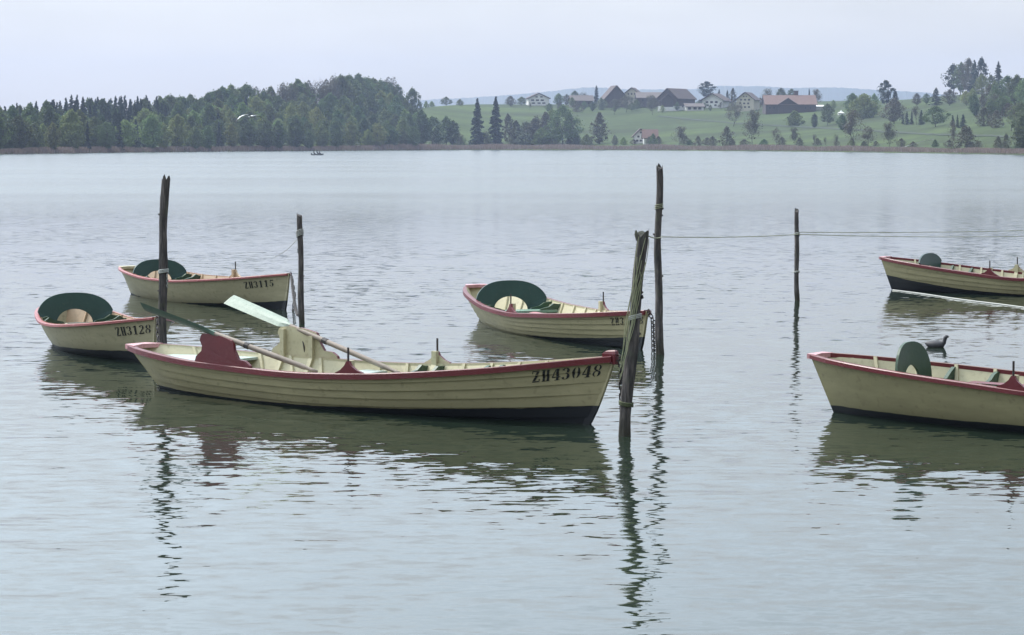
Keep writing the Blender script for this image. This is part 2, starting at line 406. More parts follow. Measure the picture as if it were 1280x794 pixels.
# ------------------------------------------------------------------ land: far shore, hill, distant ridges
shore_y = hermite((-260, 0, 300, 640, 960, 1280, 1550), (196.5, 192.6, 189.2, 187.6, 189.2, 193.6, 197.5))
ridge_y = hermite((-260, 0, 100, 200, 300, 400, 460, 520, 560, 600, 700, 800, 900, 1000, 1060, 1120, 1180, 1240, 1280, 1550),
                  (179, 177, 174, 169, 161, 151, 146, 136, 132, 130.5, 130.5, 129, 128, 127, 126, 125, 120, 116, 115, 112))
ridge_d = hermite((-260, 0, 200, 400, 520, 600, 800, 1000, 1100, 1200, 1280, 1550),
                  (700, 770, 880, 1030, 1200, 1320, 1350, 1350, 1270, 1170, 1120, 1050))
def shore_d(px): return at(px, shore_y(px)).y
def land(px, s):
    """ground point for picture column px, s = 0 at the water's edge, 1 on the crest"""
    d0, d1 = shore_d(px), ridge_d(px)
    Y = d0 + (d1 - d0) * s
    zr = at_depth(px, ridge_y(px), d1).z
    X = (px - 640) / F * Y
    if s < 0: z = -0.6
    elif s <= 1:
        ss = s * s * (3 - 2 * s)
        z = 0.35 + (zr - 0.35) * (0.62 * s + 0.38 * ss)
        z += (math.sin(X * 0.031 + Y * 0.013) * 0.5 + math.sin(X * 0.083 - Y * 0.03) * 0.25) * min(1, s * 3) * min(1, (1 - s) * 4)
    else:
        z = zr - (s - 1) * 9
    return Vector((X, Y, z))
def row_of(p):
    """picture row of a world point"""
    dy = p.y * CA - (p.z - H) * SA
    return 397 - F * (p.y * SA + (p.z - H) * CA) / dy
def on_land(px, py):
    best = None
    for i in range(0, 101):
        p = land(px, i / 100)
        e = abs(row_of(p) - py)
        if best is None or e < best[0] - 1e-6: best = (e, p, i / 100)
    return best[1]
def meadow_material():
    m, N, L, P = new_mat('meadow_grass')
    g = N.new('ShaderNodeNewGeometry')
    def ns(scale, det, sx=1, sy=1):
        mp_ = N.new('ShaderNodeMapping'); mp_.inputs['Scale'].default_value = (scale*sx, scale*sy, scale)
        L.new(g.outputs['Position'], mp_.inputs[0])
        n = N.new('ShaderNodeTexNoise'); n.inputs['Scale'].default_value = 1; n.inputs['Detail'].default_value = det
        L.new(mp_.outputs[0], n.inputs['Vector']); return n.outputs['Fac']
    cr_ = N.new('ShaderNodeValToRGB'); e = cr_.color_ramp.elements
    e[0].position = 0.34; e[0].color = (0.040, 0.052, 0.020, 1); e[1].position = 0.66; e[1].color = (0.075, 0.105, 0.030, 1)
    x = e.new(0.5); x.color = (0.052, 0.075, 0.025, 1)
    L.new(ns(0.018, 6, 0.6, 1.4), cr_.inputs[0])
    mx = N.new('ShaderNodeMix'); mx.data_type = 'RGBA'; mx.blend_type = 'MULTIPLY'; mx.inputs['Factor'].default_value = 0.6
    c2 = N.new('ShaderNodeValToRGB'); e = c2.color_ramp.elements
    e[0].position = 0.3; e[0].color = (0.6, 0.62, 0.6, 1); e[1].position = 0.7; e[1].color = (1.25, 1.2, 1.1, 1)
    L.new(ns(0.25, 5), c2.inputs[0]); L.new(cr_.outputs[0], mx.inputs['A']); L.new(c2.outputs[0], mx.inputs['B'])
    L.new(mx.outputs['Result'], P.inputs['Base Color']); P.inputs['Roughness'].default_value = 0.9
    P.inputs['Specular IOR Level'].default_value = 0.1
    return m
M['meadow'] = meadow_material()
S_STEPS = [-0.03, 0, 0.02, 0.05] + [0.1 + 0.05*i for i in range(17)] + [0.94, 0.97, 1.0, 1.04, 1.12, 1.3, 1.8, 2.6]
rows = [[land(px, s) for px in range(-260, 1551, 10)] for s in sorted(set(S_STEPS))]
tag(MB().grid(rows).build('meadow_hill', M['meadow'], smooth=True), kind='structure')

rng = random.Random(5)
def far_ridge(name, Y, prof, mat, seed, amp):
    r = random.Random(seed); f = hermite(*zip(*prof)); rr = [[], [], [], []]
    px = prof[0][0]
    jit = 0
    while px <= prof[-1][0]:
        jit = 0.6*jit + r.uniform(-1, 1)*amp
        p = at_depth(px, f(px), Y)
        rr[0].append((p.x*0.8, Y*0.8, -1)); rr[1].append((p.x*0.93, Y*0.93, p.z*0.55))
        rr[2].append((p.x, Y, p.z + jit)); rr[3].append((p.x*1.12, Y*1.12, p.z*0.3))
        px += 1.2
    return tag(MB().grid(rr).build(name, mat), kind='structure')
M['farwood'] = foliage('far_woodland', (0.035, 0.05, 0.03), 0.4, 0.02, 0.0)
far_ridge('distant_hills', 4600, [(480, 128), (620, 120), (690, 114), (740, 109.5), (800, 112), (860, 112), (900, 107.5), (950, 108), (990, 110), (1040, 109.5), (1090, 112), (1150, 115.5), (1230, 122), (1400, 124)], M['farwood'], 3, 0.55)

# reeds: one belt nobody could count
def reed_belt():
    r = np.random.default_rng(4); n = 42000
    px = r.uniform(-240, 1540, n); s0 = r.uniform(0, 1, n)
    V = np.zeros((n, 4, 3)); 
    tab = {}
    wob = hermite(range(-260, 1561, 40), [0.8 + 0.35*rng.random() for _ in range(-260, 1561, 40)])
    for i in range(n):
        k = int(px[i])
        if k not in tab: tab[k] = (shore_d(k), wob(k))
        d, wv = tab[k]
        Y = d - 3 + s0[i]*16; X = (px[i]-640)/F*Y
        h = (1.45 + 0.5*r.random()) * wv * (0.55 + 0.45*min(1, s0[i]*3)) * (d/760)
        a = r.uniform(0, 3.14); dx, dy = math.cos(a)*0.11, math.sin(a)*0.11
        lx, ly = r.normal(0, 0.12, 2)
        V[i] = [(X-dx, Y-dy, -0.1), (X+dx, Y+dy, -0.1), (X+dx*0.5+lx, Y+dy*0.5+ly, h), (X-dx*0.5+lx, Y-dy*0.5+ly, h)]
    me = bpy.data.meshes.new('reed_belt')
    me.from_pydata(V.reshape(-1, 3).tolist(), [], np.arange(n*4).reshape(-1, 4).tolist())
    me.materials.append(M['reed'])
    o = link_mesh('reed_belt', me)
    tag(o, 'belt of dry brown reeds along the far shore', 'reeds', kind='stuff')
reed_belt()

# ------------------------------------------------------------------ trees: prototypes at 1 unit = 1 m, height about 10 m
def leaf_mesh(name, C, size, mat, r, tilt=None):
    n = len(C); C = np.asarray(C)
    a = r.normal(size=(n, 3)); a /= np.linalg.norm(a, axis=1)[:, None]
    b = r.normal(size=(n, 3)); b -= (b*a).sum(1)[:, None]*a; b /= np.linalg.norm(b, axis=1)[:, None]
    s = (size * r.uniform(0.6, 1.4, n))[:, None]
    V = np.stack([C - a*s, C - b*s*0.6, C + a*s, C + b*s*0.6], 1)
    me = bpy.data.meshes.new(name); me.from_pydata(V.reshape(-1, 3).tolist(), [], np.arange(n*4).reshape(-1, 4).tolist())
    me.materials.append(mat)
    return me
def limbs(mb, r, base, d, length, rad_, depth, tips, spread=0.6, kids=3):
    pts = [Vector(base)]; dd = Vector(d)
    for i in range(4):
        dd = (dd + Vector((r.normal()*0.12, r.normal()*0.12, r.normal()*0.05 + 0.03))).normalized()
        pts.append(pts[-1] + dd*length/4)
    mb.tube(pts, [rad_*(1-0.16*i) for i in range(5)], 4 if depth < 2 else 6)
    if depth == 0: tips.append(pts[-1]); tips.append(pts[2]); return
    for k in range(kids):
        i = int(r.integers(2, 5)); an = r.uniform(0, 6.28)
        nd = (dd*0.8 + Vector((math.cos(an), math.sin(an), 0.35))*spread*r.uniform(0.6, 1.2)).normalized()
        limbs(mb, r, pts[i], nd, length*r.uniform(0.6, 0.8), rad_*0.5, depth-1, tips, spread, kids)
def envelope(u, cb, top):
    """crown half width (0..1) at relative height u"""
    return max(0.0, math.sin(math.pi*(0.10 + 0.90*u)**top))**0.72 * (1.0 if u > 0.08 else 0.75)
def proto_leafy(seed, mat, wid=3.3, cb=0.15, nl=4600, blobs=46, lsz=0.22, top=1.0, loose=0.32):
    r = np.random.default_rng(seed)
    mb = MB(); tips = []
    limbs(mb, r, (0, 0, -0.6), (0, 0, 1), 4.4, 0.22, 2, tips, 0.6, 4)
    for i, v in enumerate(mb.v): mb.v[i] = (v[0]*0.8, v[1]*0.8, min(v[2], 9.0))
    trunk = mb.build('trunk', M['trunk'])
    C = []; ph = r.uniform(0, 6.28, 4)
    for k in range(blobs):
        u = (k + r.uniform(0, 1))/blobs; z = 10*(cb + (1-cb)*u)
        a = k*2.39996 + r.uniform(-0.5, 0.5)
        lump = 1 + 0.24*math.sin(2*a + ph[0] + u*5) + 0.18*math.sin(3*a + ph[1] - u*9)
        R = wid*r.uniform(0.15, 0.35)
        q = max(0, wid*envelope(u, cb, top)*lump - R*0.75)*math.sqrt(r.uniform(0.15, 1))
        c = np.array([q*math.cos(a), q*math.sin(a), z - R*0.6*(u > 0.85)]); m = int(nl/blobs)
        d = r.normal(size=(m, 3)); d /= np.linalg.norm(d, axis=1)[:, None]
        C.append(c + d*R*(r.uniform(0.2, 1, (m, 1))**0.45)*np.array([1, 1, 0.8]))
    m = int(nl*loose); u = r.uniform(0.02, 1, m); a = r.uniform(0, 6.28, m)
    lump = 1 + 0.24*np.sin(2*a + ph[0] + u*5) + 0.18*np.sin(3*a + ph[1] - u*9) + 0.10*np.sin(7*a + ph[2] + u*13)
    e = np.array([envelope(x, cb, top) for x in u])*wid*lump*np.sqrt(r.uniform(0.12, 1.12, m))
    zz = 10*(cb + (1-cb)*u*(1 - 0.10*r.uniform(0, 1, m) + 0.05*np.sin(3*a + ph[3])))
    C.append(np.stack([e*np.cos(a), e*np.sin(a), zz], 1))
    C = np.concatenate(C); C[:, 2] = np.clip(C[:, 2], 0.3, 10.3)
    return trunk, link_mesh('crown', leaf_mesh('crown', C, lsz, mat, r))
def proto_conifer(seed, mat, wid=1.9, cb=0.06, nl=2400, droop=0.35):
    r = np.random.default_rng(seed); mb = MB()
    mb.tube([(0, 0, -0.6), (0, 0, 5), (0.03, 0.02, 10)], [0.2, 0.11, 0.02], 6)
    trunk = mb.build('trunk', M['trunk'])
    C = []; nb = 120
    for k in range(nb):
        u = (k + r.uniform(0, 1))/nb; z = 10*(cb + (1-cb)*u)
        R = wid*(1-u)**0.78*r.uniform(0.6, 1.15) + 0.08; a = r.uniform(0, 6.28)
        m = max(5, int(nl/nb*(1.5 - u)))
        q = r.uniform(0, 1, m)**0.6
        P = np.stack([np.cos(a + r.normal(0, 0.16, m))*R*q, np.sin(a + r.normal(0, 0.16, m))*R*q, z - droop*R*q + r.normal(0, 0.09, m)], 1)
        C.append(P)
    C = np.concatenate(C)
    return trunk, link_mesh('crown', leaf_mesh('crown', C, 0.20, mat, r))
def proto_bare(seed, mat, nl=1500, spread=0.5, length=4.2, lsz=0.13, wid=3.0, cb=0.2):
    r = np.random.default_rng(seed); mb = MB(); tips = []
    limbs(mb, r, (0, 0, -0.6), (0, 0, 1), length, 0.15, 3, tips, spread, 4)
    T = np.array([tuple(t) for t in tips]); zs = T[:, 2].max(); rs = np.percentile(np.hypot(T[:, 0], T[:, 1]), 95)
    sx, sz = wid*0.95/rs, 9.8/zs
    for i, v in enumerate(mb.v):
        f = min(1.0, max(0.0, v[2]/2)); k = 1 + (sx-1)*f
        mb.v[i] = (v[0]*k, v[1]*k, v[2]*sz)
    trunk = mb.build('trunk', M['trunk'])
    T = T*np.array([sx, sx, sz]); n1 = nl*2//3; n2 = nl - n1
    C1 = T[r.integers(0, len(T), n1)] + r.normal(0, 0.35, (n1, 3))
    u = r.uniform(0, 1, n2); a = r.uniform(0, 6.28, n2); q = wid*np.array([envelope(x, cb, 0.9) for x in u])*np.sqrt(r.uniform(0.1, 1, n2))
    C2 = np.stack([q*np.cos(a), q*np.sin(a), 10*(cb + (1-cb)*u)], 1)
    return trunk, link_mesh('crown', leaf_mesh('crown', np.concatenate([C1, C2]), lsz, mat, r))
def proto_bush(seed, mat, wid=5.0, nl=3000, lsz=0.32):
    t, c = proto_leafy(seed, mat, wid, 0.0, nl, 40, lsz, 0.62, 0.2)
    return t, c
PROTO = {
    'conifer': [proto_conifer(1, M['conifer'], 1.9), proto_conifer(2, M['conifer'], 2.3), proto_conifer(3, M['conifer'], 1.6)],
    'spruce': [proto_conifer(7, M['conifer'], 1.75, 0.02, 5200)],
    'pine': [proto_leafy(8, M['conifer'], 2.6, 0.30, 2000, 16, 0.24), proto_leafy(18, M['conifer'], 2.3, 0.2, 2000, 18, 0.24)],
    'leafy': [proto_leafy(11, M['leaf'], 3.2, 0.08), proto_leafy(12, M['leaf'], 2.8, 0.06), proto_leafy(13, M['leaf'], 3.7, 0.1, 4200, 55), proto_leafy(14, M['leaf'], 3.0, 0.12, 3000, 36)],
    'leafydark': [proto_leafy(21, M['leafdark'], 3.1, 0.08), proto_leafy(22, M['leafdark'], 2.7, 0.06), proto_leafy(23, M['leafdark'], 3.6, 0.1, 4000, 50)],
    'thin': [proto_bare(31, M['twig'], 1300, 0.34, 4.6, 0.15, 1.9, 0.3), proto_bare(32, M['twig'], 1100, 0.3, 4.8, 0.15, 1.6, 0.35)],
    'bare': [proto_bare(41, M['twig'], 2600, 0.6, 4.0, 0.17, 3.3, 0.2), proto_bare(42, M['twig'], 2200, 0.7, 4.0, 0.17, 3.6, 0.22)],
    'silver': [proto_bush(51, M['silver'], 4.6), proto_bush(52, M['silver'], 4.0)],
    'bush': [proto_bush(61, M['leafdark'], 5.2), proto_bush(62, M['leaf'], 5.6)],
    'twigbush': [proto_bush(71, M['twig'], 4.8, 2200, 0.27), proto_bush(72, M['twig'], 5.4, 2400, 0.27)],
    'poplar': [proto_leafy(81, M['twig'], 2.3, 0.03, 2600, 40, 0.2, 0.8, 0.3)],
    'open': [proto_leafy(101, M['leafdark'], 3.2, 0.12, 2300, 30, 0.2, 1.0, 0.75), proto_leafy(102, M['twig'], 3.6, 0.12, 2300, 26, 0.2, 0.95, 0.8), proto_leafy(103, M['leaf'], 3.4, 0.1, 2400, 28, 0.2, 0.9, 0.7), proto_leafy(104, M['leafdark'], 3.9, 0.15, 2600, 22, 0.2, 0.85, 0.7)],
    'round': [proto_leafy(91, M['leafdark'], 4.6, 0.02, 4200, 50, 0.28, 0.8), proto_leafy(92, M['leaf'], 4.6, 0.02, 4200, 50, 0.28, 0.8)],
}
for k, lst in PROTO.items():
    for tr, cr_ in lst:
        for o in (tr, cr_): col.objects.unlink(o)
trng = random.Random(21)
NAMES = {'conifer': 'conifer_tree', 'spruce': 'spruce_tree', 'pine': 'pine_tree', 'leafy': 'leafy_tree', 'leafydark': 'leafy_tree', 'thin': 'slender_tree',
         'bare': 'budding_tree', 'silver': 'willow_shrub', 'bush': 'bush', 'twigbush': 'bush', 'poplar': 'poplar_tree', 'round': 'round_tree', 'open': 'leafy_tree'}
def plant(kind, p, h, label, group=None, wf=1.0):
    tr, cr_ = trng.choice(PROTO[kind])
    t = thing(NAMES[kind], label, 'bush' if kind in ('silver', 'bush', 'twigbush') else 'tree', p, trng.uniform(0, 6.28), group)
    s = h/10.0; sw = s*wf*trng.uniform(0.9, 1.1); ax_ = trng.uniform(0.86, 1.16)
    for nm, o in (('trunk', tr), ('crown', cr_)):
        c = link_mesh(nm, o.data, t); c.scale = (sw*ax_, sw/ax_, s)
    return t
def px_h(p, npx): return npx*p.y/F

# the wood on the left shore
skyline = hermite((-260, 0, 25, 60, 100, 150, 200, 240, 270, 300, 340, 400, 440, 480, 497, 508, 518, 530, 560),
                  (136, 132, 130, 125, 122, 121, 122, 117, 111, 107, 104, 98, 95, 96, 108, 124, 134, 140, 146))
def side(px):
    return 'left of the gull' if px < 285 else ('behind the gull' if px < 410 else 'right of the far motorboat')
def wood():
    rows_ = [0.02, 0.10, 0.2, 0.32, 0.45, 0.6, 0.75, 0.88, 0.97, 1.0]
    for ri, s in enumerate(rows_):
        crest = s >= 0.97
        px = -150 + trng.uniform(0, 10)
        while px < 522:
            ss = max(0.005, s + trng.uniform(-0.03, 0.03)) if not crest else s
            p = land(px, ss)
            gap = p.y and 3000/p.y
            lim = row_of(p) - skyline(px)
            if crest: hp = lim + (trng.uniform(-6, 2.5) if px < 215 else trng.choice((trng.uniform(-11, -3), trng.uniform(-4, 2.5))))
            else: hp = min(lim - 2, px_to := trng.uniform(0.62, 1.0)*(11.5 if ri < 3 else 14.0)*F/p.y)
            if hp > 8:
                h = px_h(p, hp)
                u = trng.random()
                if crest:
                    if px < 200: kind = 'conifer' if u < 0.92 else 'leafydark'
                    elif 310 < px < 425: kind = 'thin' if u < 0.85 else ('conifer' if u < 0.8 else 'leafydark')
                    else: kind = 'leafydark' if u < 0.7 else 'leafy'
                elif s > 0.4 and px < 215: kind = 'conifer' if u < 0.86 else 'leafydark'
                else: kind = 'leafy' if u < 0.42 else ('leafydark' if u < 0.86 else ('conifer' if px < 330 else 'leafydark'))
                desc = {'conifer': 'dark pointed conifer', 'leafy': 'fresh green leafy tree', 'leafydark': 'deep green leafy tree', 'thin': 'slender half bare tree'}[kind]
                where = 'on the skyline of the wood' if crest else ('at the waterside edge of the wood' if ri < 2 else 'inside the wood')
                plant(kind, p, h, f'{desc} {where} {side(px)}', f'{desc}s {where} {side(px)}', 1.0 if kind != 'conifer' else 0.95)
            step = ((8 if px < 210 else 11) if crest else 15) * trng.uniform(0.75, 1.3) * (1000/p.y)**0.7
            px += step
wood()
for px, by, ty, k, wf, lb in [
    (100, 186, 172, 'bush', 1, 'small round green bush at the wood edge, leftmost'), (207, 185.5, 172, 'bush', 0.8, 'small pale green bush standing alone before the wood'),
    (428, 184, 174, 'twigbush', 1, 'low grey green bush by the reeds right of distant motorboat'), (200, 125, 113, 'bare', 1.8, 'bare domed tree crown rising over the dark conifers'),
    (486, 140, 95, 'bare', 0.8, 'gnarled half bare tree at the right end of the wood skyline'), (516, 150, 110, 'leafydark', 0.75, 'lone oval tree standing out just right of the wood'),
    (527, 182, 138, 'leafydark', 0.9, 'dark leafy tree at the right end of the wood by the shore'), (541, 182, 146, 'leafy', 1.0, 'fresh green tree left of the silver shrub'),
    (558, 182, 146, 'leafy', 0.9, 'fresh green tree behind the silver shrub'), (546, 181.5, 160, 'silver', 0.85, 'silvery shrub at the shore left of the two dark spruces'),
    (566, 182, 151, 'leafydark', 0.9, 'leafy tree at the shore left of the left spruce'), (573, 181, 164, 'twigbush', 0.8, 'grey bush at the foot of the left spruce'),
    (645, 181, 150, 'poplar', 0.9, 'thin pale tree behind the small silvery shrub'), (668, 181.5, 148, 'poplar', 1.0, 'thin pale tree behind the large silvery willow'),
    (690, 180, 137, 'leafy', 0.9, 'fresh green tree behind the biggest shore tree, left'), (712, 181, 143, 'poplar', 1.0, 'leafy tree behind the biggest shore tree, right'),
    (676, 181.8, 160, 'bush', 0.9, 'dark bush at the foot of the shore trees below the chalet'),
    (512, 182, 142, 'leafydark', 1, 'leafy tree at the shore under the lone oval tree'),
    (597, 181.5, 124, 'spruce', 0.95, 'tall dark spruce at the shore, left one of the pair'), (620, 181.5, 122, 'spruce', 0.85, 'tall dark spruce at the shore, right one of the pair'),
    (608, 181.5, 164, 'silver', 0.9, 'pale shrub between the two dark spruces'), (640, 181.5, 166, 'silver', 0.8, 'small silvery shrub right of the two spruces'),
    (657, 181.5, 152, 'silver', 0.95, 'large silvery willow right of the two spruces'), (670, 181, 145, 'twigbush', 0.6, 'thin budding thicket left of the big shore tree'),
    (635, 178, 142, 'poplar', 0.8, 'thin pale thicket beside the right spruce'), (682, 181.5, 140, 'poplar', 1.0, 'leafy tree left of the big shore tree below the chalet'),
    (703, 182, 132, 'leafy', 0.9, 'biggest rounded tree at the shore below the grey house'), (721, 181, 168, 'silver', 0.9, 'pale bush right of the biggest shore tree'),
    (733, 182, 168, 'bush', 0.8, 'dark bush left of the oval tree'), (749, 180, 140, 'poplar', 1.0, 'oval pale tree standing alone on the lower meadow'),
    (768, 181, 168, 'silver', 0.8, 'small blossoming bush left of the shore house'), (779, 181, 171, 'bush', 0.8, 'dark bush beside the shore house, left'),
    (816, 181.5, 167, 'bush', 0.7, 'dark bush before the red roof of the shore house'), (848, 182.5, 158, 'bare', 1.3, 'wide bare shrub right of the shore house'),
    (872, 182, 170, 'twigbush', 0.8, 'low twiggy bush on the shore right of the wide bare shrub'), (890, 182.5, 170, 'twigbush', 0.9, 'grey twiggy bush on the shore below the white dark roofed chalet'),
    (908, 183, 158, 'twigbush', 0.7, 'tall twiggy bush left of the tall bare tree'), (939, 183, 138, 'bare', 0.75, 'tall bare tree at the shore below the cream house'),
    (970, 183.5, 160, 'bare', 0.8, 'small round tree at the shore below the red barn, left of two'), (993, 183.8, 160, 'bare', 0.85, 'small round tree at the shore below the red barn, right of two'),
    (1018, 184, 168, 'thin', 0.8, 'pollard at the shore, leftmost of three'), (1031, 184.3, 171, 'thin', 0.8, 'pollard at the shore, middle of three'),
    (1043, 184.5, 168, 'thin', 0.9, 'pollard at the shore, rightmost of three'), (1067, 185, 138, 'bare', 0.85, 'tall sparse tree at the shore below the white tent'),
    (1084, 185.3, 158, 'bare', 0.9, 'sparse brown tree beside the tall sparse one'), (1111, 186, 153, 'bare', 1.0, 'bare spreading tree left of the pale path'),
    (1188, 187.5, 150, 'thin', 0.8, 'thin upright tree left of the big grey green bush'), (1206, 188, 157, 'twigbush', 0.95, 'big grey green bush on the right shore'),
    (1246, 188.5, 170, 'twigbush', 0.7, 'thin bush on the right shore'), (1256, 188.7, 167, 'twigbush', 0.6, 'second thin bush on the right shore'),
    (1278, 190, 142, 'leafydark', 0.9, 'leafy tree at the right shore edge of the picture'), (1310, 191, 150, 'leafydark', 1, 'leafy tree on the shore just past the right edge'),
    (992, 158, 138, 'round', 0.95, 'spreading orchard tree below the red barn'), (1017, 160, 142, 'leafydark', 0.9, 'orchard tree below the right end of the red barn'),
    (1033, 157, 130, 'leafydark', 0.8, 'dark orchard tree left of the white tent'), (1051, 163, 143, 'leafydark', 1.0, 'orchard tree below the white tent'),
    (916, 158, 127, 'bare', 0.8, 'pale blossoming tree below the white chalet on the right of the farm'), (740, 139, 127, 'leafydark', 1, 'orchard tree under the dark conifer by the farm'),
    (767, 143.5, 124, 'bare', 1.0, 'bare orchard tree before the big hipped roof'), (782, 141, 119, 'bare', 1.0, 'brown bare tree before the big hipped roof'),
    (751, 137, 122, 'silver', 0.9, 'blossoming tree by the big hipped roof'), (795, 138, 124, 'leafy', 0.9, 'green tree before the cream gabled house'),
    (815, 143.5, 119, 'bare', 0.9, 'bare tree before the long barn'), (745, 131.5, 107.5, 'conifer', 1.1, 'dark conifer left of the big hipped roof'),
    (533, 133, 125, 'bush', 1, 'small dark bush on the meadow crest, leftmost'), (558, 132.5, 121, 'leafydark', 1.1, 'small round tree on the meadow crest near the wood'),
    (575, 131.8, 124, 'bush', 1, 'low bush on the crest left of the spruces'), (540, 133, 126, 'bush', 1, 'low bush on the meadow crest near the wood'),
    (638, 133, 120, 'leafydark', 1.2, 'round crest tree right of the spruces'), (652, 132, 121, 'leafydark', 1.2, 'round crest tree left of the white chalet'),
    (662, 138, 128, 'thin', 1.2, 'tiny orchard tree below the white chalet'), (698, 132, 117, 'leafy', 1.0, 'bright green tree right of the white chalet'),
    (708, 132, 118, 'leafy', 0.9, 'bright green tree left of the grey house'), (718, 131, 113.5, 'round', 0.8, 'dark round tree beside the grey house'),
    (727, 131, 116, 'bare', 1, 'bare tree over the grey house'), (829, 122, 108, 'round', 0.9, 'pale round tree behind the brown gables'),
    (852, 122, 106, 'conifer', 1.2, 'dark conifer behind the brown gables'), (843, 124, 109, 'pine', 1, 'pine behind the brown gables'),
    (882, 128, 102, 'pine', 1.25, 'big dark pine over the farm'), (898, 128, 112, 'conifer', 1.2, 'dark conifer behind the dark roofed chalet'),
    (908, 130, 113, 'conifer', 0.9, 'slim conifer right of the dark roofed chalet'), (915, 133, 110, 'poplar', 0.9, 'pale upright tree right of the dark roofed chalet'),
    (957, 128, 111, 'bare', 1.2, 'bare tree behind the left end of the red barn'), (975, 127, 110, 'leafydark', 1.2, 'dark tree behind the red barn roof'),
    (988, 127, 111, 'leafydark', 1.0, 'second dark tree behind the red barn roof'), (1010, 128, 111, 'conifer', 0.8, 'thin conifer behind the red barn roof'), (1020, 134, 112, 'bare', 0.9, 'bare tree at the right end of the red barn'),
    (1040, 137, 125, 'leafydark', 1.1, 'leafy tree behind the white tent'), (1064, 143, 117, 'leafy', 0.9, 'leafy tree at the left of the right hill grove'),
    (1078, 148, 117, 'round', 0.95, 'big round tree right of the white tent'), (1091, 141, 117, 'leafydark', 0.9, 'leafy tree left of the tall hill conifer'),
    (1105, 141, 101, 'pine', 0.85, 'tall dark pine on the right hill'), (1117, 141, 112, 'conifer', 1.1, 'dark conifer right of the tall pine'),
    (1116, 155, 123, 'leafy', 0.95, 'broad pale green tree below the tall pine'),
    (1127, 155.5, 142, 'conifer', 1.0, 'small dark conifer on the slope, first of the row'), (1132, 156, 140, 'conifer', 1.0, 'small dark conifer on the slope, second of the row'),
    (1138, 156, 139, 'conifer', 1.0, 'small dark conifer on the slope, third of the row'), (1150, 156.5, 138, 'conifer', 1.3, 'small dark conifer standing left of the round bush'),
    (1144, 156, 132, 'thin', 1.0, 'thin tree among the small dark conifers'), (1168, 159, 133, 'round', 1.25, 'big round pale bush tree on the slope'),
    (1189, 159, 144, 'conifer', 1.0, 'small conifer right of the round slope tree, first'), (1195, 160, 144, 'conifer', 0.9, 'small conifer right of the round slope tree, second'),
    (1202, 160, 143, 'conifer', 1.4, 'small broad conifer right of the round slope tree'), (1144, 132.5, 117, 'leafydark', 1.0, 'leafy tree on the right hill crest left of the dark conifer'),
    (1156, 131, 117, 'leafydark', 0.9, 'small tree on the right hill crest'), (1168, 131.5, 110, 'conifer', 1.5, 'dark conifer on the right hill crest'),
    (1185, 132, 112, 'round', 1.1, 'broad bush tree below the tall crest clump, left'), (1205, 132, 114, 'round', 1.2, 'broad bush tree below the tall crest clump, right'),
    (1189, 118, 79, 'pine', 0.95, 'tall dark tree on the left of the crest clump'), (1199, 118, 78, 'leafydark', 0.7, 'tall leafy tree amid the crest clump'),
    (1208, 118, 73.5, 'leafydark', 0.7, 'tallest leafy tree of the crest clump'), (1215, 118, 76, 'conifer', 1.0, 'tall conifer in the crest clump'), (1224, 118, 72, 'pine', 0.75, 'leaning pine on the right of the crest clump'),
    (1225, 119, 93, 'leafy', 0.9, 'rounded tree under the leaning pine'), (1236, 119, 94, 'leafydark', 0.9, 'rounded tree left of the lone crest spruce'),
    (1245, 118, 78, 'conifer', 1.0, 'lone spruce above the trees on the right crest'), (1256, 133, 95, 'leafy', 0.95, 'large leafy tree below the lone crest spruce'),
    (1268, 133, 94, 'leafydark', 0.9, 'large leafy tree at the right of the hill'), (1280, 138, 96, 'leafydark', 0.95, 'large leafy tree at the right picture edge'), (1300, 136, 96, 'leafy', 1, 'large leafy tree past the right picture edge'),
    (1243, 140, 112, 'leafydark', 1.0, 'leafy tree in front of the right hill grove'), (1228, 158, 134, 'twigbush', 1.0, 'broad twiggy shrub on the right slope'),
    (1243, 160, 138, 'twigbush', 1.0, 'twiggy shrub beside the broad one on the right slope'), (1262, 164, 130, 'thin', 1.3, 'slim bare trees on the right slope'), (1274, 165, 128, 'leafydark', 0.9, 'tree at the right picture edge on the slope'),
]:
    p = on_land(px, by)
    if px > 540 and k in ('leafy', 'leafydark', 'round') and trng.random() < 0.65: k = 'open'
    plant(k, p, px_h(p, by - ty), lb, wf=wf*(1.22 if px > 540 else 1.0))
for i in range(34):      # low bushes behind the reeds on the right shore
    px = 575 + i*21 + trng.uniform(-8, 8); by = shore_y(px) - 6.6 - trng.uniform(0, 1.5); p = on_land(px, by)
    zone = 'left of the shore house' if px < 790 else ('between the shore house and the tall sparse tree' if px < 1060 else 'on the right shore')
    plant(trng.choice(('twigbush', 'twigbush', 'bush')), p, px_h(p, trng.uniform(6, 11)), f'low bush just behind the reeds {zone}', f'low bushes behind the reeds {zone}', trng.uniform(1.0, 1.7))
for i in range(30):      # garden and orchard trees about the farm
    px = 690 + i*11.2 + trng.uniform(-5, 5); by = trng.uniform(133, 142); p = on_land(px, by)
    zone = 'left of the big steep roof' if px < 752 else ('before the middle of the farm' if px < 880 else 'between the farm and the red barn')
    plant(trng.choice(('open', 'bare', 'open', 'twigbush')), p, px_h(p, trng.uniform(6, 13)), f'small garden tree {zone}', f'small garden trees {zone}', trng.uniform(1.0, 1.5))
for i in range(26):      # the dense grove at the right edge
    px = 1212 + trng.uniform(0, 1)*85; u = trng.random(); by = 124 + u*26; p = on_land(px, by)
    k = trng.choice(('leafydark', 'leafy', 'leafydark', 'twigbush', 'bare')); kn = {'leafydark': 'deep green tree', 'leafy': 'fresh green tree', 'twigbush': 'grey twiggy bush', 'bare': 'budding half bare tree'}[k]
    plant(k, p, px_h(p, trng.uniform(16, 27)), f'{kn} in the dense grove on the right hillside', f'{kn}s in the right hillside grove', 1.1)

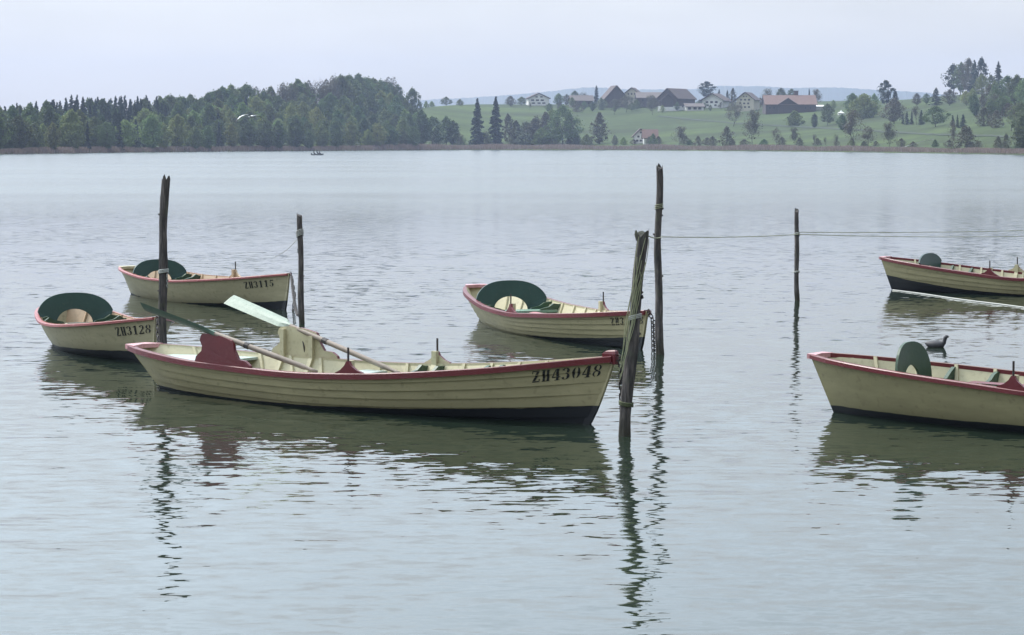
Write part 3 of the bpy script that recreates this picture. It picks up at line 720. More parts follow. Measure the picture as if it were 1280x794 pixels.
# ------------------------------------------------------------------ houses of the village
def house(name, label, px, by, w_px, eave_px, ridge_px, wallm, roofm, depth=9.0, gable=True, rot=0.0, wins=(), over=0.7, roof_front=None, base_wall=None, chimney=None):
    """gable=True: gable end towards the lake; otherwise the long side. Sizes in photo pixels at the house."""
    p = on_land(px, by); k = p.y/F
    t = thing(name, label, 'house' if name != 'barn' else 'barn', p, rot)
    W, E_, R_ = w_px*k, eave_px*k, ridge_px*k; h = W/2; D = depth
    m = MB()
    if gable:
        pr = [(-h, -2), (h, -2), (h, E_), (0, R_ - 0.25), (-h, E_)]
        n = len(pr); m.add([(x, -D/2, z) for x, z in pr] + [(x, D/2, z) for x, z in pr],
              [tuple(range(n))[::-1], tuple(range(n, 2*n))] + [(i, (i+1) % n, n+(i+1) % n, n+i) for i in range(n)])
    else:
        pr = [(-D/2, -2), (D/2, -2), (D/2, E_), (0, R_ - 0.25), (-D/2, E_)]
        n = len(pr); m.add([(-h, y, z) for y, z in pr] + [(h, y, z) for y, z in pr],
              [tuple(range(n))[::-1], tuple(range(n, 2*n))] + [(i, (i+1) % n, n+(i+1) % n, n+i) for i in range(n)])
    wall = m.build('wall', wallm, t)
    r = MB(); th = 0.3
    def slab(pts):
        q = [Vector(a) for a in pts]; nrm = (q[1]-q[0]).cross(q[3]-q[0]).normalized()
        if nrm.z < 0: nrm = -nrm
        r.add(q + [a + nrm*th for a in q], [(0,1,2,3),(7,6,5,4),(0,4,5,1),(1,5,6,2),(2,6,7,3),(3,7,4,0)])
    if gable:
        sl = (R_-E_)/h; o = over
        for s in (-1, 1):
            slab([(0, -D/2-o, R_), (0, D/2+o, R_), (s*(h+o), D/2+o, R_-sl*(h+o)), (s*(h+o), -D/2-o, R_-sl*(h+o))])
    else:
        sl = (R_-E_)/(D/2); o = over
        for s in (-1, 1):
            slab([(-h-o, 0, R_), (h+o, 0, R_), (h+o, s*(D/2+o), R_-sl*(D/2+o)), (-h-o, s*(D/2+o), R_-sl*(D/2+o))])
    ro = r.build('roof', roofm, t)
    if base_wall:
        b = MB(); b.box(-h-0.05, h+0.05, -D/2-0.06, D/2+0.05, -2, base_wall[0]*k); b.build('plinth_wall', base_wall[1], t)
    for (x, z, ww, wh) in wins:
        f = MB(); x, z, ww, wh = x*k, z*k, ww*k, wh*k; y = -D/2 - (0.08 if base_wall else 0.03)
        f.box(x-ww/2, x+ww/2, y-0.06, y, z-wh/2, z+wh/2)
        fo = f.build('window', M['shutter'], t)
        g = MB(); g.box(x-ww/2*0.7, x+ww/2*0.7, y-0.09, y-0.05, z-wh/2*0.8, z+wh/2*0.8); g.build('pane', M['pane'], fo)
    if chimney:
        c = MB(); x, z, cw = chimney; c.box(x*k-cw*k/2, x*k+cw*k/2, 0.5, 0.5+cw*k*0.8, R_-1.5, z*k); c.box(x*k-cw*k*0.6, x*k+cw*k*0.6, 0.4, 0.6+cw*k*0.8, z*k, z*k+0.25); c.build('chimney', M['roofbrown'], ro)
    return t, k
g3 = lambda xs, z, w_, h_: [(x, z, w_, h_) for x in xs]
house('house', 'white chalet with low brown roof alone on the crest left of the farm', 672, 131.5, 26, 8.5, 14.5, M['white'], M['roofbrown'], 11, True, 0.12, g3((-8, -2, 4), 6, 4, 2) + g3((-3, 3), 10.2, 3, 1.6) + g3((-7, 0, 6), 2.4, 4, 1.6))
house('house', 'grey boarded house with a dull roof between the chalet and the hipped roof', 726, 133, 27, 7, 13, M['greywall'], M['roofgrey'], 9, False, 0.1, g3((-8, -3, 3, 8), 3.5, 2.5, 2.5))
house('barn', 'dark barn under a big steep brown roof, tallest at the left of the farm', 767, 134, 28, 10.5, 26, M['timber'], M['roofbrown'], 14, True, 0.15, g3((-6, 5), 5, 3, 2.5))
house('house', 'cream house with pointed gable right of the big steep roof', 791, 131.5, 18, 14, 21, M['creamwall'], M['roofbrown'], 12, True, -0.2, g3((-4, 0, 4), 13.5, 2, 2.2) + g3((-5, 0, 5), 8, 2, 2.4) + g3((-5, 5), 3, 2, 2.4))
house('barn', 'long dark barn with grey brown roof in the middle of the farm', 813, 133.5, 36, 11, 17.5, M['timber'], M['roofgrey'], 12, False, 0.0, g3((-11, -3, 8), 8, 4, 3))
house('barn', 'brown gabled barn with white base wall in the middle of the farm', 845, 137, 26, 14, 25.5, M['timber'], M['roofbrown'], 22, True, -0.5, g3((-5, 0, 5), 9, 2.4, 2), base_wall=(4, M['white']))
house('barn', 'lower brown gable leaning against the bigger gabled barn', 834, 138.5, 17, 13, 20.5, M['timber'], M['roofbrown'], 8, True, 0.0, g3((-4, 4), 10, 2, 2), base_wall=(4.5, M['white']))
house('house', 'low white shed with dark openings right of the brown gables', 866, 138, 22, 4.5, 8, M['white'], M['roofgrey'], 7, False, 0.15, g3((-7, 0, 6), 2.2, 4, 3))
house('house', 'white chalet under a wide dark roof at the right of the farm', 894, 134, 26, 9, 16.5, M['white'], M['roofbrown'], 14, True, -0.35, g3((-7, -1, 5), 6, 3.5, 2.5) + g3((-6, 4), 2.2, 3, 2), over=1.4)
house('house', 'cream house with rows of brown windows left of the red barn', 934, 138, 22, 13.5, 22, M['creamwall'], M['roofbrown'], 15, True, -0.3, g3((-5, 0, 5), 4, 2.6, 2) + g3((-6, -1, 4), 8.5, 2.6, 2) + g3((-5, 0, 5), 13, 2.6, 2) + g3((-1.5, 1.5), 17, 1.6, 1.6))
tb, kb = house('barn', 'long barn with light red tiled roof and chimney', 985, 140.5, 62, 9.5, 20.5, M['timber'], M['roofred'], 16, False, 0.0, g3((-26, -21, 18, 24), 5, 3, 3), chimney=(9, 26, 5))
cg = MB(); W_, R_ = 13*kb, 16.5*kb   # cross gable of the red barn
cg.add([(-4*kb-W_*0.9, -8.6, -1), (-4*kb+W_*0.9, -8.6, -1), (-4*kb+W_*0.9, -8.6, 9*kb), (-4*kb, -8.6, R_), (-4*kb-W_*0.9, -8.6, 9*kb),
        (-4*kb-W_*0.9, 0, -1), (-4*kb+W_*0.9, 0, -1), (-4*kb+W_*0.9, 0, 9*kb), (-4*kb, 0, R_), (-4*kb-W_*0.9, 0, 9*kb)],
       [(4,3,2,1,0), (5,6,7,8,9), (0,1,6,5), (1,2,7,6), (2,3,8,7), (3,4,9,8), (4,0,5,9)])
cg.build('cross_gable', M['timber'], tb)
cr2 = MB()
for s in (-1, 1):
    q = [Vector((-4*kb, -9.4, R_+0.1)), Vector((-4*kb, 1, R_+0.1)), Vector((-4*kb+s*W_, 1, 8.2*kb)), Vector((-4*kb+s*W_, -9.4, 8.2*kb))]
    cr2.add(q + [a + Vector((0, 0, 0.3)) for a in q], [(0,1,2,3),(7,6,5,4),(0,4,5,1),(1,5,6,2),(2,6,7,3),(3,7,4,0)])
cr2.build('cross_gable_roof', M['roofbrown'], tb)
house('house', 'small white house with red roof alone near the shore', 800, 179, 17, 9, 17.5, M['white'], M['roofbrown'], 7, True, 0.0, g3((-4.5, 0, 4.5), 3, 3, 2.2) + g3((-3, 2.5), 8, 2.6, 2.2) + [(0, 13, 2, 1.8)])
house('house', 'red roofed wing behind the small white shore house', 812, 179.3, 16, 8, 17, M['white'], M['roofred'], 6, False, 0.0, [(0, 4, 3, 2.5)])
house('house', 'flat white shed beyond the right end of the red barn', 1021, 137, 10, 3.5, 5, M['white'], M['white'], 5, False, 0.0)
p = on_land(1050, 143); k = p.y/F
tt = thing('tent', 'small pointed white tent on the meadow right of the red barn', 'tent', p)
m = MB(); W_ = 3.6*k
m.box(-W_, W_, -W_, W_, -0.6, 2.0*k); m.build('wall', M['white'], tt)
m = MB(); m.add([(-W_*1.15, -W_*1.15, 2*k), (W_*1.15, -W_*1.15, 2*k), (W_*1.15, W_*1.15, 2*k), (-W_*1.15, W_*1.15, 2*k), (-W_*.35, -W_*.35, 3.6*k), (W_*.35, -W_*.35, 3.6*k), (W_*.35, W_*.35, 3.6*k), (-W_*.35, W_*.35, 3.6*k), (0, 0, 6.2*k)],
      [(0,1,5,4), (1,2,6,5), (2,3,7,6), (3,0,4,7), (4,5,8), (5,6,8), (6,7,8), (7,4,8), (3,2,1,0)]); m.build('canopy', M['white'], tt)
# pale gravel path climbing from the shore
path_rows = []
for i in range(13):
    u = i/12; a = on_land(1128 + 38*u, 185.2 - 10.5*u - 1.5*math.sin(u*3))
    path_rows.append([a + Vector((-0.4, -0.9, 0.12)), a + Vector((0.4, 0.9, 0.16))])
M['gravel'] = paint('pale_gravel', (0.42, 0.40, 0.37), 0.9, 0.15, 1)
tag(MB().grid(path_rows).build('path', M['gravel']), kind='structure')

tk = hermite((822, 905, 951, 1061, 1183, 1300), (146.5, 154, 157, 163, 170, 173)); rows_ = []
for i in range(60):
    px = 822 + i*7.6; a = on_land(px, tk(px)); b = on_land(px, tk(px) - 1.3)
    rows_.append([a + Vector((0, -0.4, 0.15)), (a + b)/2 + Vector((0, 0, 0.45)), b + Vector((0, 0.4, 0.15))])
M['rough_grass'] = paint('rough_grass', (0.030, 0.042, 0.020), 0.95, 0.4, 0.3)
tag(MB().grid(rows_).build('field_bank', M['rough_grass']), kind='structure')

# ------------------------------------------------------------------ rowing boats
def arc(cx, cy_, rx, ry, a0, a1, wmin, wmax, n=9):
    out = []
    for i in range(n):
        q = []
        for a in (a0 + (a1-a0)*i/n, a0 + (a1-a0)*(i+1)/n):
            a = rad(a); t = wmin + (wmax-wmin)*abs(math.cos(a))**1.5
            q.append(((cx + (rx)*math.cos(a), cy_ + ry*math.sin(a)), (cx + (rx-t)*math.cos(a), cy_ + (ry-t*0.7)*math.sin(a))))
        out.append([q[0][0], q[1][0], q[1][1], q[0][1]])
    return out
def bar(x0, x1, y0, y1, n=3):
    return [[(x0, y0+(y1-y0)*i/n), (x1, y0+(y1-y0)*i/n), (x1, y0+(y1-y0)*(i+1)/n), (x0, y0+(y1-y0)*(i+1)/n)] for i in range(n)]
def slant(a, b, w_, n=4):
    return [[(a[0]+(b[0]-a[0])*i/n-w_/2, a[1]+(b[1]-a[1])*i/n), (a[0]+(b[0]-a[0])*i/n+w_/2, a[1]+(b[1]-a[1])*i/n),
             (a[0]+(b[0]-a[0])*(i+1)/n+w_/2, a[1]+(b[1]-a[1])*(i+1)/n), (a[0]+(b[0]-a[0])*(i+1)/n-w_/2, a[1]+(b[1]-a[1])*(i+1)/n)] for i in range(n)]
GLYPH = {
    'Z': bar(0.02, 0.56, 0.91, 1.0, 1) + bar(0.02, 0.09, 0.74, 0.90, 1) + slant((0.14, 0.12), (0.46, 0.88), 0.2) + bar(0.02, 0.58, 0.0, 0.09, 1) + bar(0.51, 0.58, 0.1, 0.26, 1),
    'H': bar(0.07, 0.25, 0, 1) + bar(0.38, 0.56, 0, 1) + bar(0.25, 0.38, 0.47, 0.53, 1) + bar(0.02, 0.30, 0.0, 0.05, 1) + bar(0.33, 0.61, 0.0, 0.05, 1) + bar(0.02, 0.30, 0.95, 1, 1) + bar(0.33, 0.61, 0.95, 1, 1),
    '0': arc(0.31, 0.5, 0.29, 0.5, 108, 252, 0.05, 0.2) + arc(0.31, 0.5, 0.29, 0.5, -72, 72, 0.05, 0.2),
    '1': bar(0.22, 0.42, 0, 1) + bar(0.1, 0.54, 0, 0.06, 1) + slant((0.12, 0.8), (0.2, 0.95), 0.1, 1),
    '2': arc(0.3, 0.72, 0.26, 0.28, -30, 165, 0.07, 0.19) + slant((0.1, 0.1), (0.45, 0.6), 0.13) + bar(0.02, 0.58, 0, 0.13, 1) + bar(0.52, 0.58, 0.13, 0.25, 1),
    '3': arc(0.28, 0.75, 0.27, 0.25, -95, 165, 0.06, 0.2, 14) + arc(0.28, 0.27, 0.30, 0.27, -165, 95, 0.06, 0.22, 14),
    '4': bar(0.34, 0.53, 0, 1) + slant((0.06, 0.32), (0.32, 0.95), 0.08) + bar(0.02, 0.32, 0.24, 0.32, 1) + bar(0.55, 0.64, 0.24, 0.32, 1) + bar(0.24, 0.62, 0.0, 0.05, 1),
    '5': bar(0.1, 0.54, 0.86, 1.0, 1) + bar(0.1, 0.17, 0.5, 0.86, 1) + arc(0.27, 0.3, 0.3, 0.3, -80, 100, 0.06, 0.22) + arc(0.22, 0.25, 0.2, 0.24, 180, 250, 0.05, 0.12, 4),
    '8': arc(0.31, 0.75, 0.25, 0.25, 100, 255, 0.05, 0.17) + arc(0.31, 0.75, 0.25, 0.25, -60, 80, 0.05, 0.12) + arc(0.31, 0.26, 0.28, 0.26, -75, 80, 0.05, 0.19) + arc(0.31, 0.26, 0.28, 0.26, 110, 255, 0.05, 0.12) + slant((0.38, 0.42), (0.2, 0.62), 0.16, 2),
    ' ': [],
}
PLAN = ((0, .05, .12, .22, .34, .46, .58, .70, .80, .89, .96, 1), (.19, .43, .64, .815, .935, 1, .985, .90, .74, .50, .22, .03))
class Hull:
    def __init__(s, L, beam, sheer, os_, ob, draft=0.17, plan=PLAN):
        s.L, s.hb, s.os, s.ob = L, beam/2, os_, ob
        s.zs = hermite(*sheer); s.bp = hermite(*plan); s.draft = draft
        s.ex = hermite((0, 0.12, 0.45, 0.8, 1), (0.85, 0.5, 0.30, 0.5, 0.8))
        s.zk = lambda t: -s.draft
        s.Ltot = L + os_ + ob
    def P(s, t, v, off=0.0, side=1):
        zs, zk = s.zs(t), s.zk(t); z = zk + (zs - zk)*v
        q = z/s.zs(0)
        xs = -s.L/2 - s.os*(q if q > 0 else q*0.9)
        q = z/s.zs(1)
        xb = s.L/2 + (s.ob*(q**0.8) if q > 0 else q*0.35)
        x = xs + (xb - xs)*t
        y = s.hb*s.bp(t)*(max(v, 0)**s.ex(t))
        if y + off < 0.004: off = 0.004 - y
        return Vector((x, side*(y + off), z))
    def t_of_x(s, x, v=1.0):
        lo, hi = 0.0, 1.0
        for _ in range(30):
            m = (lo+hi)/2
            if s.P(m, v).x < x: lo = m
            else: hi = m
        return (lo+hi)/2
NT = 44
TS = [i/NT for i in range(NT+1)]
def make_boat(label, S, Bw, spec):
    S, Bw = Vector((*S, 0)), Vector((*Bw, 0)); ax = Bw - S
    root = thing('rowing_boat', label, 'rowing boat', (S + Bw)/2, math.atan2(ax.y, ax.x), 'rowing boats moored on the lake')
    h = Hull(ax.length, spec['beam'], spec['sheer'], spec['os'], spec['ob'])
    g = {'h': h, 'root': root, 'ax': ax.normalized()}
    hm = hull_paint('hull_paint', spec.get('cream', CREAM), spec['line'], ax.length)
    inm = spec.get('inside', M['cream']); K = spec.get('planks', 0)
    rail = spec['rail']
    vb = [0.0, 0.30] + [0.30 + 0.70*(i+1)/K for i in range(K)] if K else None
    def offs(v):
        if not K: return 0.0
        for a, b in zip(vb, vb[1:]):
            if v <= b: return 0.019 - 0.015*(v-a)/(b-a)
        return 0.004
    # shell
    VI = [0, .06, .14, .25, .4, .55, .7, .85, .995]
    sh = MB()
    for sd_ in (1, -1):
        sh.grid([[h.P(t, v, -0.022 if t > 0.02 and t < 0.985 else -0.01, sd_) + Vector((0, 0, 0.015)) for v in VI] for t in TS])
    if K:
        hull = sh.build('hull', inm, root, True)
        for sd_ in (1, -1):
            for i, (a, b) in enumerate(zip(vb, vb[1:])):
                pm = MB(); fade = lambda t: min(1, t*10 + .15, (1-t)*10 + .15)
                vv = [a + (b-a)*j/3 for j in range(4)]
                pm.grid([[h.P(t, v, (0.019 - 0.015*(v-a)/(b-a))*fade(t), sd_) for v in vv] for t in TS])
                pm.grid([[h.P(t, a, 0.019*fade(t), sd_), h.P(t, a, -0.004, sd_)] for t in TS])
                pm.build('plank', hm, hull, True)
    else:
        om = MB(); VO = [0, .05, .1, .18, .28, .4, .55, .7, .85, 1]
        for sd_ in (1, -1):
            om.grid([[h.P(t, v, 0.0, sd_) for v in VO] for t in TS])
        hull = om.build('hull', hm, root, True)
        sh.build('inner_skin', inm, hull, True)
    # transom
    tm = MB(); ring = [h.P(0, v/8, 0.004, 1) + Vector((-0.004, 0, 0)) for v in range(9)] + [h.P(0, v/8, 0.004, -1) + Vector((-0.004, 0, 0)) for v in range(8, -1, -1)]
    n = len(ring); tm.add(ring + [p + Vector((0.03, 0, 0)) for p in ring], [tuple(range(n)), tuple(range(2*n-1, n-1, -1))] + [(i, (i+1) % n, n+(i+1) % n, n+i) for i in range(n)])
    tm.build('transom', hm, root)
    # gunwale rails, both sides
    rw, rh = spec.get('rail_size', (0.05, 0.045))
    for sd_ in (1, -1):
        gm = MB(); rr = []
        for t in TS:
            p = h.P(t, 1.0, 0.012, sd_)
            yo = p.y + sd_*0.012; yi = p.y - sd_*rw
            if yi*sd_ < 0.0: yi = 0.0
            z0, z1 = p.z - rh*0.75, p.z + rh*0.25
            rr.append([(p.x, yo, z0), (p.x, yo, z1-0.006), (p.x, yo - sd_*0.006, z1), (p.x, yi, z1), (p.x, yi, z0)])
        gm.grid(rr, closed=True); gm.m = [1 if k_ % 5 in (3, 4) else 0 for k_ in range(len(gm.f))]; nn = len(rr); gm.f.append((4,3,2,1,0)); gm.m.append(0); gm.f.append(tuple((nn-1)*5+i for i in range(5))); gm.m.append(0)
        gm.build('gunwale', [rail, spec.get('rail_in', rail)], root)
    # cap over the transom and breasthook at the bow
    cm = MB(); a0 = h.P(0, 1); wtr = a0.y + 0.018; zc = a0.z + rh*0.25 + 0.004
    t2 = spec.get('cap_t', 0.026); b0 = h.P(t2, 1)
    cm.add([(a0.x-0.03, -wtr, zc), (a0.x-0.03, wtr, zc), (b0.x, b0.y-0.005, zc-0.004), (a0.x+(b0.x-a0.x)*0.5, 0, zc-0.002), (b0.x, -b0.y+0.005, zc-0.004)] +
           [(a0.x-0.03, -wtr, zc-0.045), (a0.x-0.03, wtr, zc-0.045), (b0.x, b0.y-0.005, zc-0.045), (a0.x+(b0.x-a0.x)*0.5, 0, zc-0.045), (b0.x, -b0.y+0.005, zc-0.045)],
           [(0,1,2,3,4), (9,8,7,6,5)] + [(i, (i+1) % 5, 5+(i+1) % 5, 5+i) for i in range(5)])
    cm.build('stern_cap', spec.get('cap', rail), root)
    bk = MB(); tb_ = 0.93; q = h.P(tb_, 1); e = h.P(1, 1); zb1, zb0 = e.z + 0.012, q.z + 0.006
    bk.add([(q.x, q.y-0.01, zb0), (q.x, -q.y+0.01, zb0), (e.x, 0, zb1), (q.x, q.y-0.01, zb0-0.03), (q.x, -q.y+0.01, zb0-0.03), (e.x, 0, zb1-0.03)],
           [(0,1,2), (5,4,3), (0,3,4,1), (1,4,5,2), (2,5,3,0)])
    bk.build('breasthook', rail, root)
    # stem post
    sm = MB(); rr = []
    for i in range(9):
        v = i/8; p = h.P(1, v); rr.append([(p.x-0.05, -0.022, p.z), (p.x+0.022, -0.014, p.z), (p.x+0.022, 0.014, p.z), (p.x-0.05, 0.022, p.z)])
    sm.grid(rr, closed=True); sm.f.append((32, 33, 34, 35)); sm.m.append(0)
    sm.build('stem', hm, root)
    if spec.get('stem_head'):
        p = h.P(1, 1); hm2 = MB()
        hm2.grid([[(p.x-0.095, -0.028, p.z-0.05), (p.x+0.03, -0.022, p.z-0.06), (p.x+0.03, 0.022, p.z-0.06), (p.x-0.095, 0.028, p.z-0.05)],
                  [(p.x-0.10, -0.034, p.z+0.03), (p.x+0.035, -0.03, p.z+0.03), (p.x+0.035, 0.03, p.z+0.03), (p.x-0.10, 0.034, p.z+0.03)],
                  [(p.x-0.075, -0.028, p.z+0.050), (p.x+0.03, -0.022, p.z+0.056), (p.x+0.03, 0.022, p.z+0.056), (p.x-0.075, 0.028, p.z+0.050)],
                  [(p.x-0.05, -0.014, p.z+0.06), (p.x+0.015, -0.012, p.z+0.064), (p.x+0.015, 0.012, p.z+0.064), (p.x-0.05, 0.014, p.z+0.06)]], closed=True)
        hm2.f.append((12, 13, 14, 15)); hm2.m.append(0); hm2.f.append((3, 2, 1, 0)); hm2.m.append(0)
        hm2.build('stem_head', rail, root)
    # ring in the stem
    p = h.P(1, 1); rm_ = MB(); rc = Vector((p.x + 0.05, 0, p.z - 0.0))
    rm_.tube([rc + Vector((0.028*math.cos(a*math.pi/6), 0, 0.028*math.sin(a*math.pi/6))) for a in range(13)], 0.006, 5)
    rm_.tube([rc + Vector((-0.06, 0, -0.01)), rc + Vector((-0.022, 0, 0))], 0.008, 5)
    rm_.build('mooring_ring', M['iron'], root, True)
    g['ring'] = root.matrix_basis @ rc if False else (Matrix.Translation(root.location) @ Matrix.Rotation(root.rotation_euler.z, 4, 'Z')) @ (rc + Vector((0.02, 0, -0.02)))
    # ribs
    nr = spec.get('ribs', 13)
    for i in range(nr):
        t = 0.08 + 0.82*i/(nr-1); rb = MB()
        for sd_ in (1, -1):
            rr = []
            for v in VI:
                p = h.P(t, v, -0.022, sd_) + Vector((0, 0, 0.015)); d = 0.022
                yi = p.y - sd_*d
                if yi*sd_ < 0: yi = 0
                zz = d if v < 0.1 else 0
                rr.append([(p.x-0.016, p.y, p.z), (p.x+0.016, p.y, p.z), (p.x+0.016, yi, p.z+zz), (p.x-0.016, yi, p.z+zz)])
            rb.grid(rr, closed=True)
        rb.build('rib', inm, root)
    # floorboards
    zf = -0.06
    for j in range(5):
        y = (j-2)*0.13; fb = MB(); x0, x1 = -h.L*0.36, h.L*0.36
        if abs(j-2) == 2: x0, x1 = -h.L*0.24, h.L*0.24
        fb.box(x0, x1, y-0.06, y+0.06, zf, zf+0.018); fb.build('floorboard', spec.get('floor', M['board']), root)
    # thwarts with pairs of knees
    def inner(x, z, cl=0.026):
        """half width of the inside of the hull at station x and height z"""
        t = h.t_of_x(x)
        for _ in range(6):
            v = max(0.0, min(1.0, (z - h.zk(t))/(h.zs(t) - h.zk(t)))); t = h.t_of_x(x, v)
        return max(0.005, h.P(t, v).y - cl)
    for th in spec['thwarts']:
        x, wd, z = th['x'] - h.L/2, th.get('w', 0.24), th['z']; t = h.t_of_x(x); mat = th.get('mat', M['palegreen'])
        
        ya, yb = inner(x-wd/2, z-0.03), inner(x+wd/2, z-0.03); tw = MB()
        a, b = x-wd/2, x+wd/2
        tw.add([(a, -ya, z-0.03), (b, -yb, z-0.03), (b, yb, z-0.03), (a, ya, z-0.03), (a, -ya, z), (b, -yb, z), (b, yb, z), (a, ya, z)],
               [(0,3,2,1),(4,5,6,7),(0,1,5,4),(1,2,6,5),(2,3,7,6),(3,0,4,7)])
        two = tw.build('thwart', mat, root)
        if th.get('knees'):
            for sd_ in (1, -1):
                for dx in (-wd*0.4, wd*0.4):
                    tt_ = h.t_of_x(x+dx); y0 = inner(x+dx, z, .03); zt = h.zs(tt_) - 0.01; y1 = inner(x+dx, zt, .03)
                    kn = MB(); prof = [(y0-0.26, z+0.004), (y0-0.25, z+0.02), (y0-0.13, z+0.045), (y0-0.06, z+0.09), (y1-0.035, zt), (y1, zt), (y0, z+0.004)]
                    n_ = len(prof)
                    kn.add([(x+dx-0.018, sd_*a_, b_) for a_, b_ in prof] + [(x+dx+0.018, sd_*a_, b_) for a_, b_ in prof],
                           [tuple(range(n_)), tuple(range(2*n_-1, n_-1, -1))] + [(i, (i+1) % n_, n_+(i+1) % n_, n_+i) for i in range(n_)])
                    kn.build('knee', M['green2'], two)
    # stern deck panel
    if 'deck' in spec:
        x0, x1, z = spec['deck']; x0 -= h.L/2; x1 -= h.L/2
        dk = MB(); rr = []
        for i in range(6):
            x = x0 + (x1-x0)*i/5; y = inner(x, z-0.025)
            rr.append([(x, -y, z), (x, y, z), (x, y, z-0.025), (x, -y, z-0.025)])
        dk.grid(rr, closed=True); dk.f.append((3,2,1,0)); dk.m.append(0); dk.f.append((20,21,22,23)); dk.m.append(0)
        dk.build('stern_deck', M['deck'], root)
    # round backrest with an arched opening
    if 'back' in spec:
        bx, bw, bz0, bz1 = spec['back']; bx -= h.L/2; n = 22
        bkm = MB(); lean = spec.get('lean', 0.16); curve = spec.get('curve', 0.07); outer, innr = [], []
        aw, ah = bw*0.235, (bz1-bz0)*0.46
        pts = []
        for i in range(n+1):
            a = math.pi*i/n; pts.append((bw/2*math.copysign(abs(math.cos(a))**0.8, math.cos(a)), bz0 + (bz1-bz0)*(0.10 + 0.90*math.sin(a)**0.85)))
        pts = [(bw/2*0.93, bz0)] + pts + [(-bw/2*0.93, bz0)]
        inn = [(aw*math.cos(math.pi*i/(n+2)), bz0 + ah*math.sin(math.pi*i/(n+2))) for i in range(n+3)]
        def pos(y, z, d):
            x_ = bx - (z-bz0)*lean + d + curve*(y/(bw/2))**2
            t_ = h.t_of_x(x_)
            if z < h.zs(t_) + 0.02:
                lim = inner(x_, min(z, h.zs(t_)), .035); y = max(-lim, min(lim, y))
            return (x_, y, z)
        o1 = [pos(y, z, 0.012) for y, z in pts]; i1 = [pos(y, z, 0.012) for y, z in inn]
        o2 = [pos(y, z, -0.012) for y, z in pts]; i2 = [pos(y, z, -0.012) for y, z in inn]
        mid1 = [tuple((Vector(a)+Vector(b))/2) for a, b in zip(o1, i1)]; mid2 = [tuple((Vector(a)+Vector(b))/2) for a, b in zip(o2, i2)]
        bkm.grid([o1, mid1, i1, i2, mid2, o2], closed=False); bkm.grid([o2, o1])
        nn = len(o1); bkm.add([o1[0], i1[0], i2[0], o2[0], o1[-1], i1[-1], i2[-1], o2[-1]], [(0,1,2,3), (7,6,5,4)])
        bkm.build('backrest', spec.get('backmat', M['green']), root)
    # thole boards with iron pins, one on each rail
    def rail_board(t0, outline, sd_, name, mats, thick=0.03):
        m_ = MB(); n_ = len(outline); a, b = [], []
        for u, hh in outline:
            t = t0 + u/h.Ltot; p = h.P(t, 1, 0, sd_)
            z = h.zs(t) - 0.03 + (hh + 0.03 if hh > 0 else 0)
            a.append((p.x, p.y + sd_*thick*0.45, z)); b.append((p.x, p.y - sd_*thick*0.55, z))
        m_.add(a, [tuple(range(n_))], 0); m_.add(b, [tuple(range(n_))], 1)
        m_.add(a + b, [(i, (i+1) % n_, n_+(i+1) % n_, n_+i) for i in range(n_)], 0)
        return m_.build(name, mats, root)
    def cleat(x, sd_, hw, zt, up_, par, gap):
        m_ = MB(); rr = []
        yt = h.P(h.t_of_x(x), 1).y
        for z in (zt-0.24, zt-0.16, zt-0.08, zt-0.04):
            y = inner(x, z, .03); rr.append([(x-hw, sd_*y, z), (x+hw, sd_*y, z), (x+hw, sd_*(y-0.035), z), (x-hw, sd_*(y-0.035), z)])
        for z in (zt, zt+up_):
            y = yt - gap; rr.append([(x-hw, sd_*y, z), (x+hw, sd_*y, z), (x+hw, sd_*(y-0.04), z), (x-hw, sd_*(y-0.04), z)])
        m_.grid(rr, closed=True); m_.f.append((20, 21, 22, 23)); m_.m.append(0)
        m_.build('cleat', inm, par)
    PEAK = [(0, 0), (0.02, 0.022), (0.08, 0.045), (0.13, 0.085), (0.155, 0.125), (0.185, 0.125), (0.21, 0.085), (0.27, 0.045), (0.34, 0.02), (0.37, 0)]
    for (s_, sd_) in spec.get('tholes', ()):
        t0 = h.t_of_x(s_ - h.L/2)
        o = rail_board(t0 - 0.17/h.Ltot, PEAK, sd_, 'thole_board', [rail, inm] if spec.get('thole_mat') is None else [spec['thole_mat']]*2)
        p = h.P(t0, 1, 0, sd_); pm = MB(); zt = h.zs(t0)
        pm.tube([(p.x, p.y, zt+0.06), (p.x, p.y, zt+0.25)], 0.010, 6); pm.build('thole_pin', M['iron'], o)
        cleat(p.x, sd_, 0.028, zt, 0.13, o, 0.017)
    for (s_, sd_) in spec.get('wings', ()):
        OUT = [(0, 0), (.03, .06), (.105, .12), (.115, .167), (.085, .22), (.10, .262), (.12, .28), (.22, .292), (.27, .288), (.295, .27), (.32, .284), (.38, .275), (.495, .247), (.52, .205), (.53, .16), (.58, .08), (.665, .072), (.72, .035), (.74, 0)]
        OUT = [(u*1.15, q*1.03) for u, q in OUT]
        t0 = h.t_of_x(s_ - h.L/2)
        o = rail_board(t0, OUT, sd_, 'oar_rest_board', [M['red'], inm], 0.035)
        for u in (0.18, 0.53):
            p = h.P(t0 + u/h.Ltot, 1, 0, sd_)
            cleat(p.x, sd_, 0.025, p.z, 0.27 if u < 0.3 else 0.22, o, 0.021)
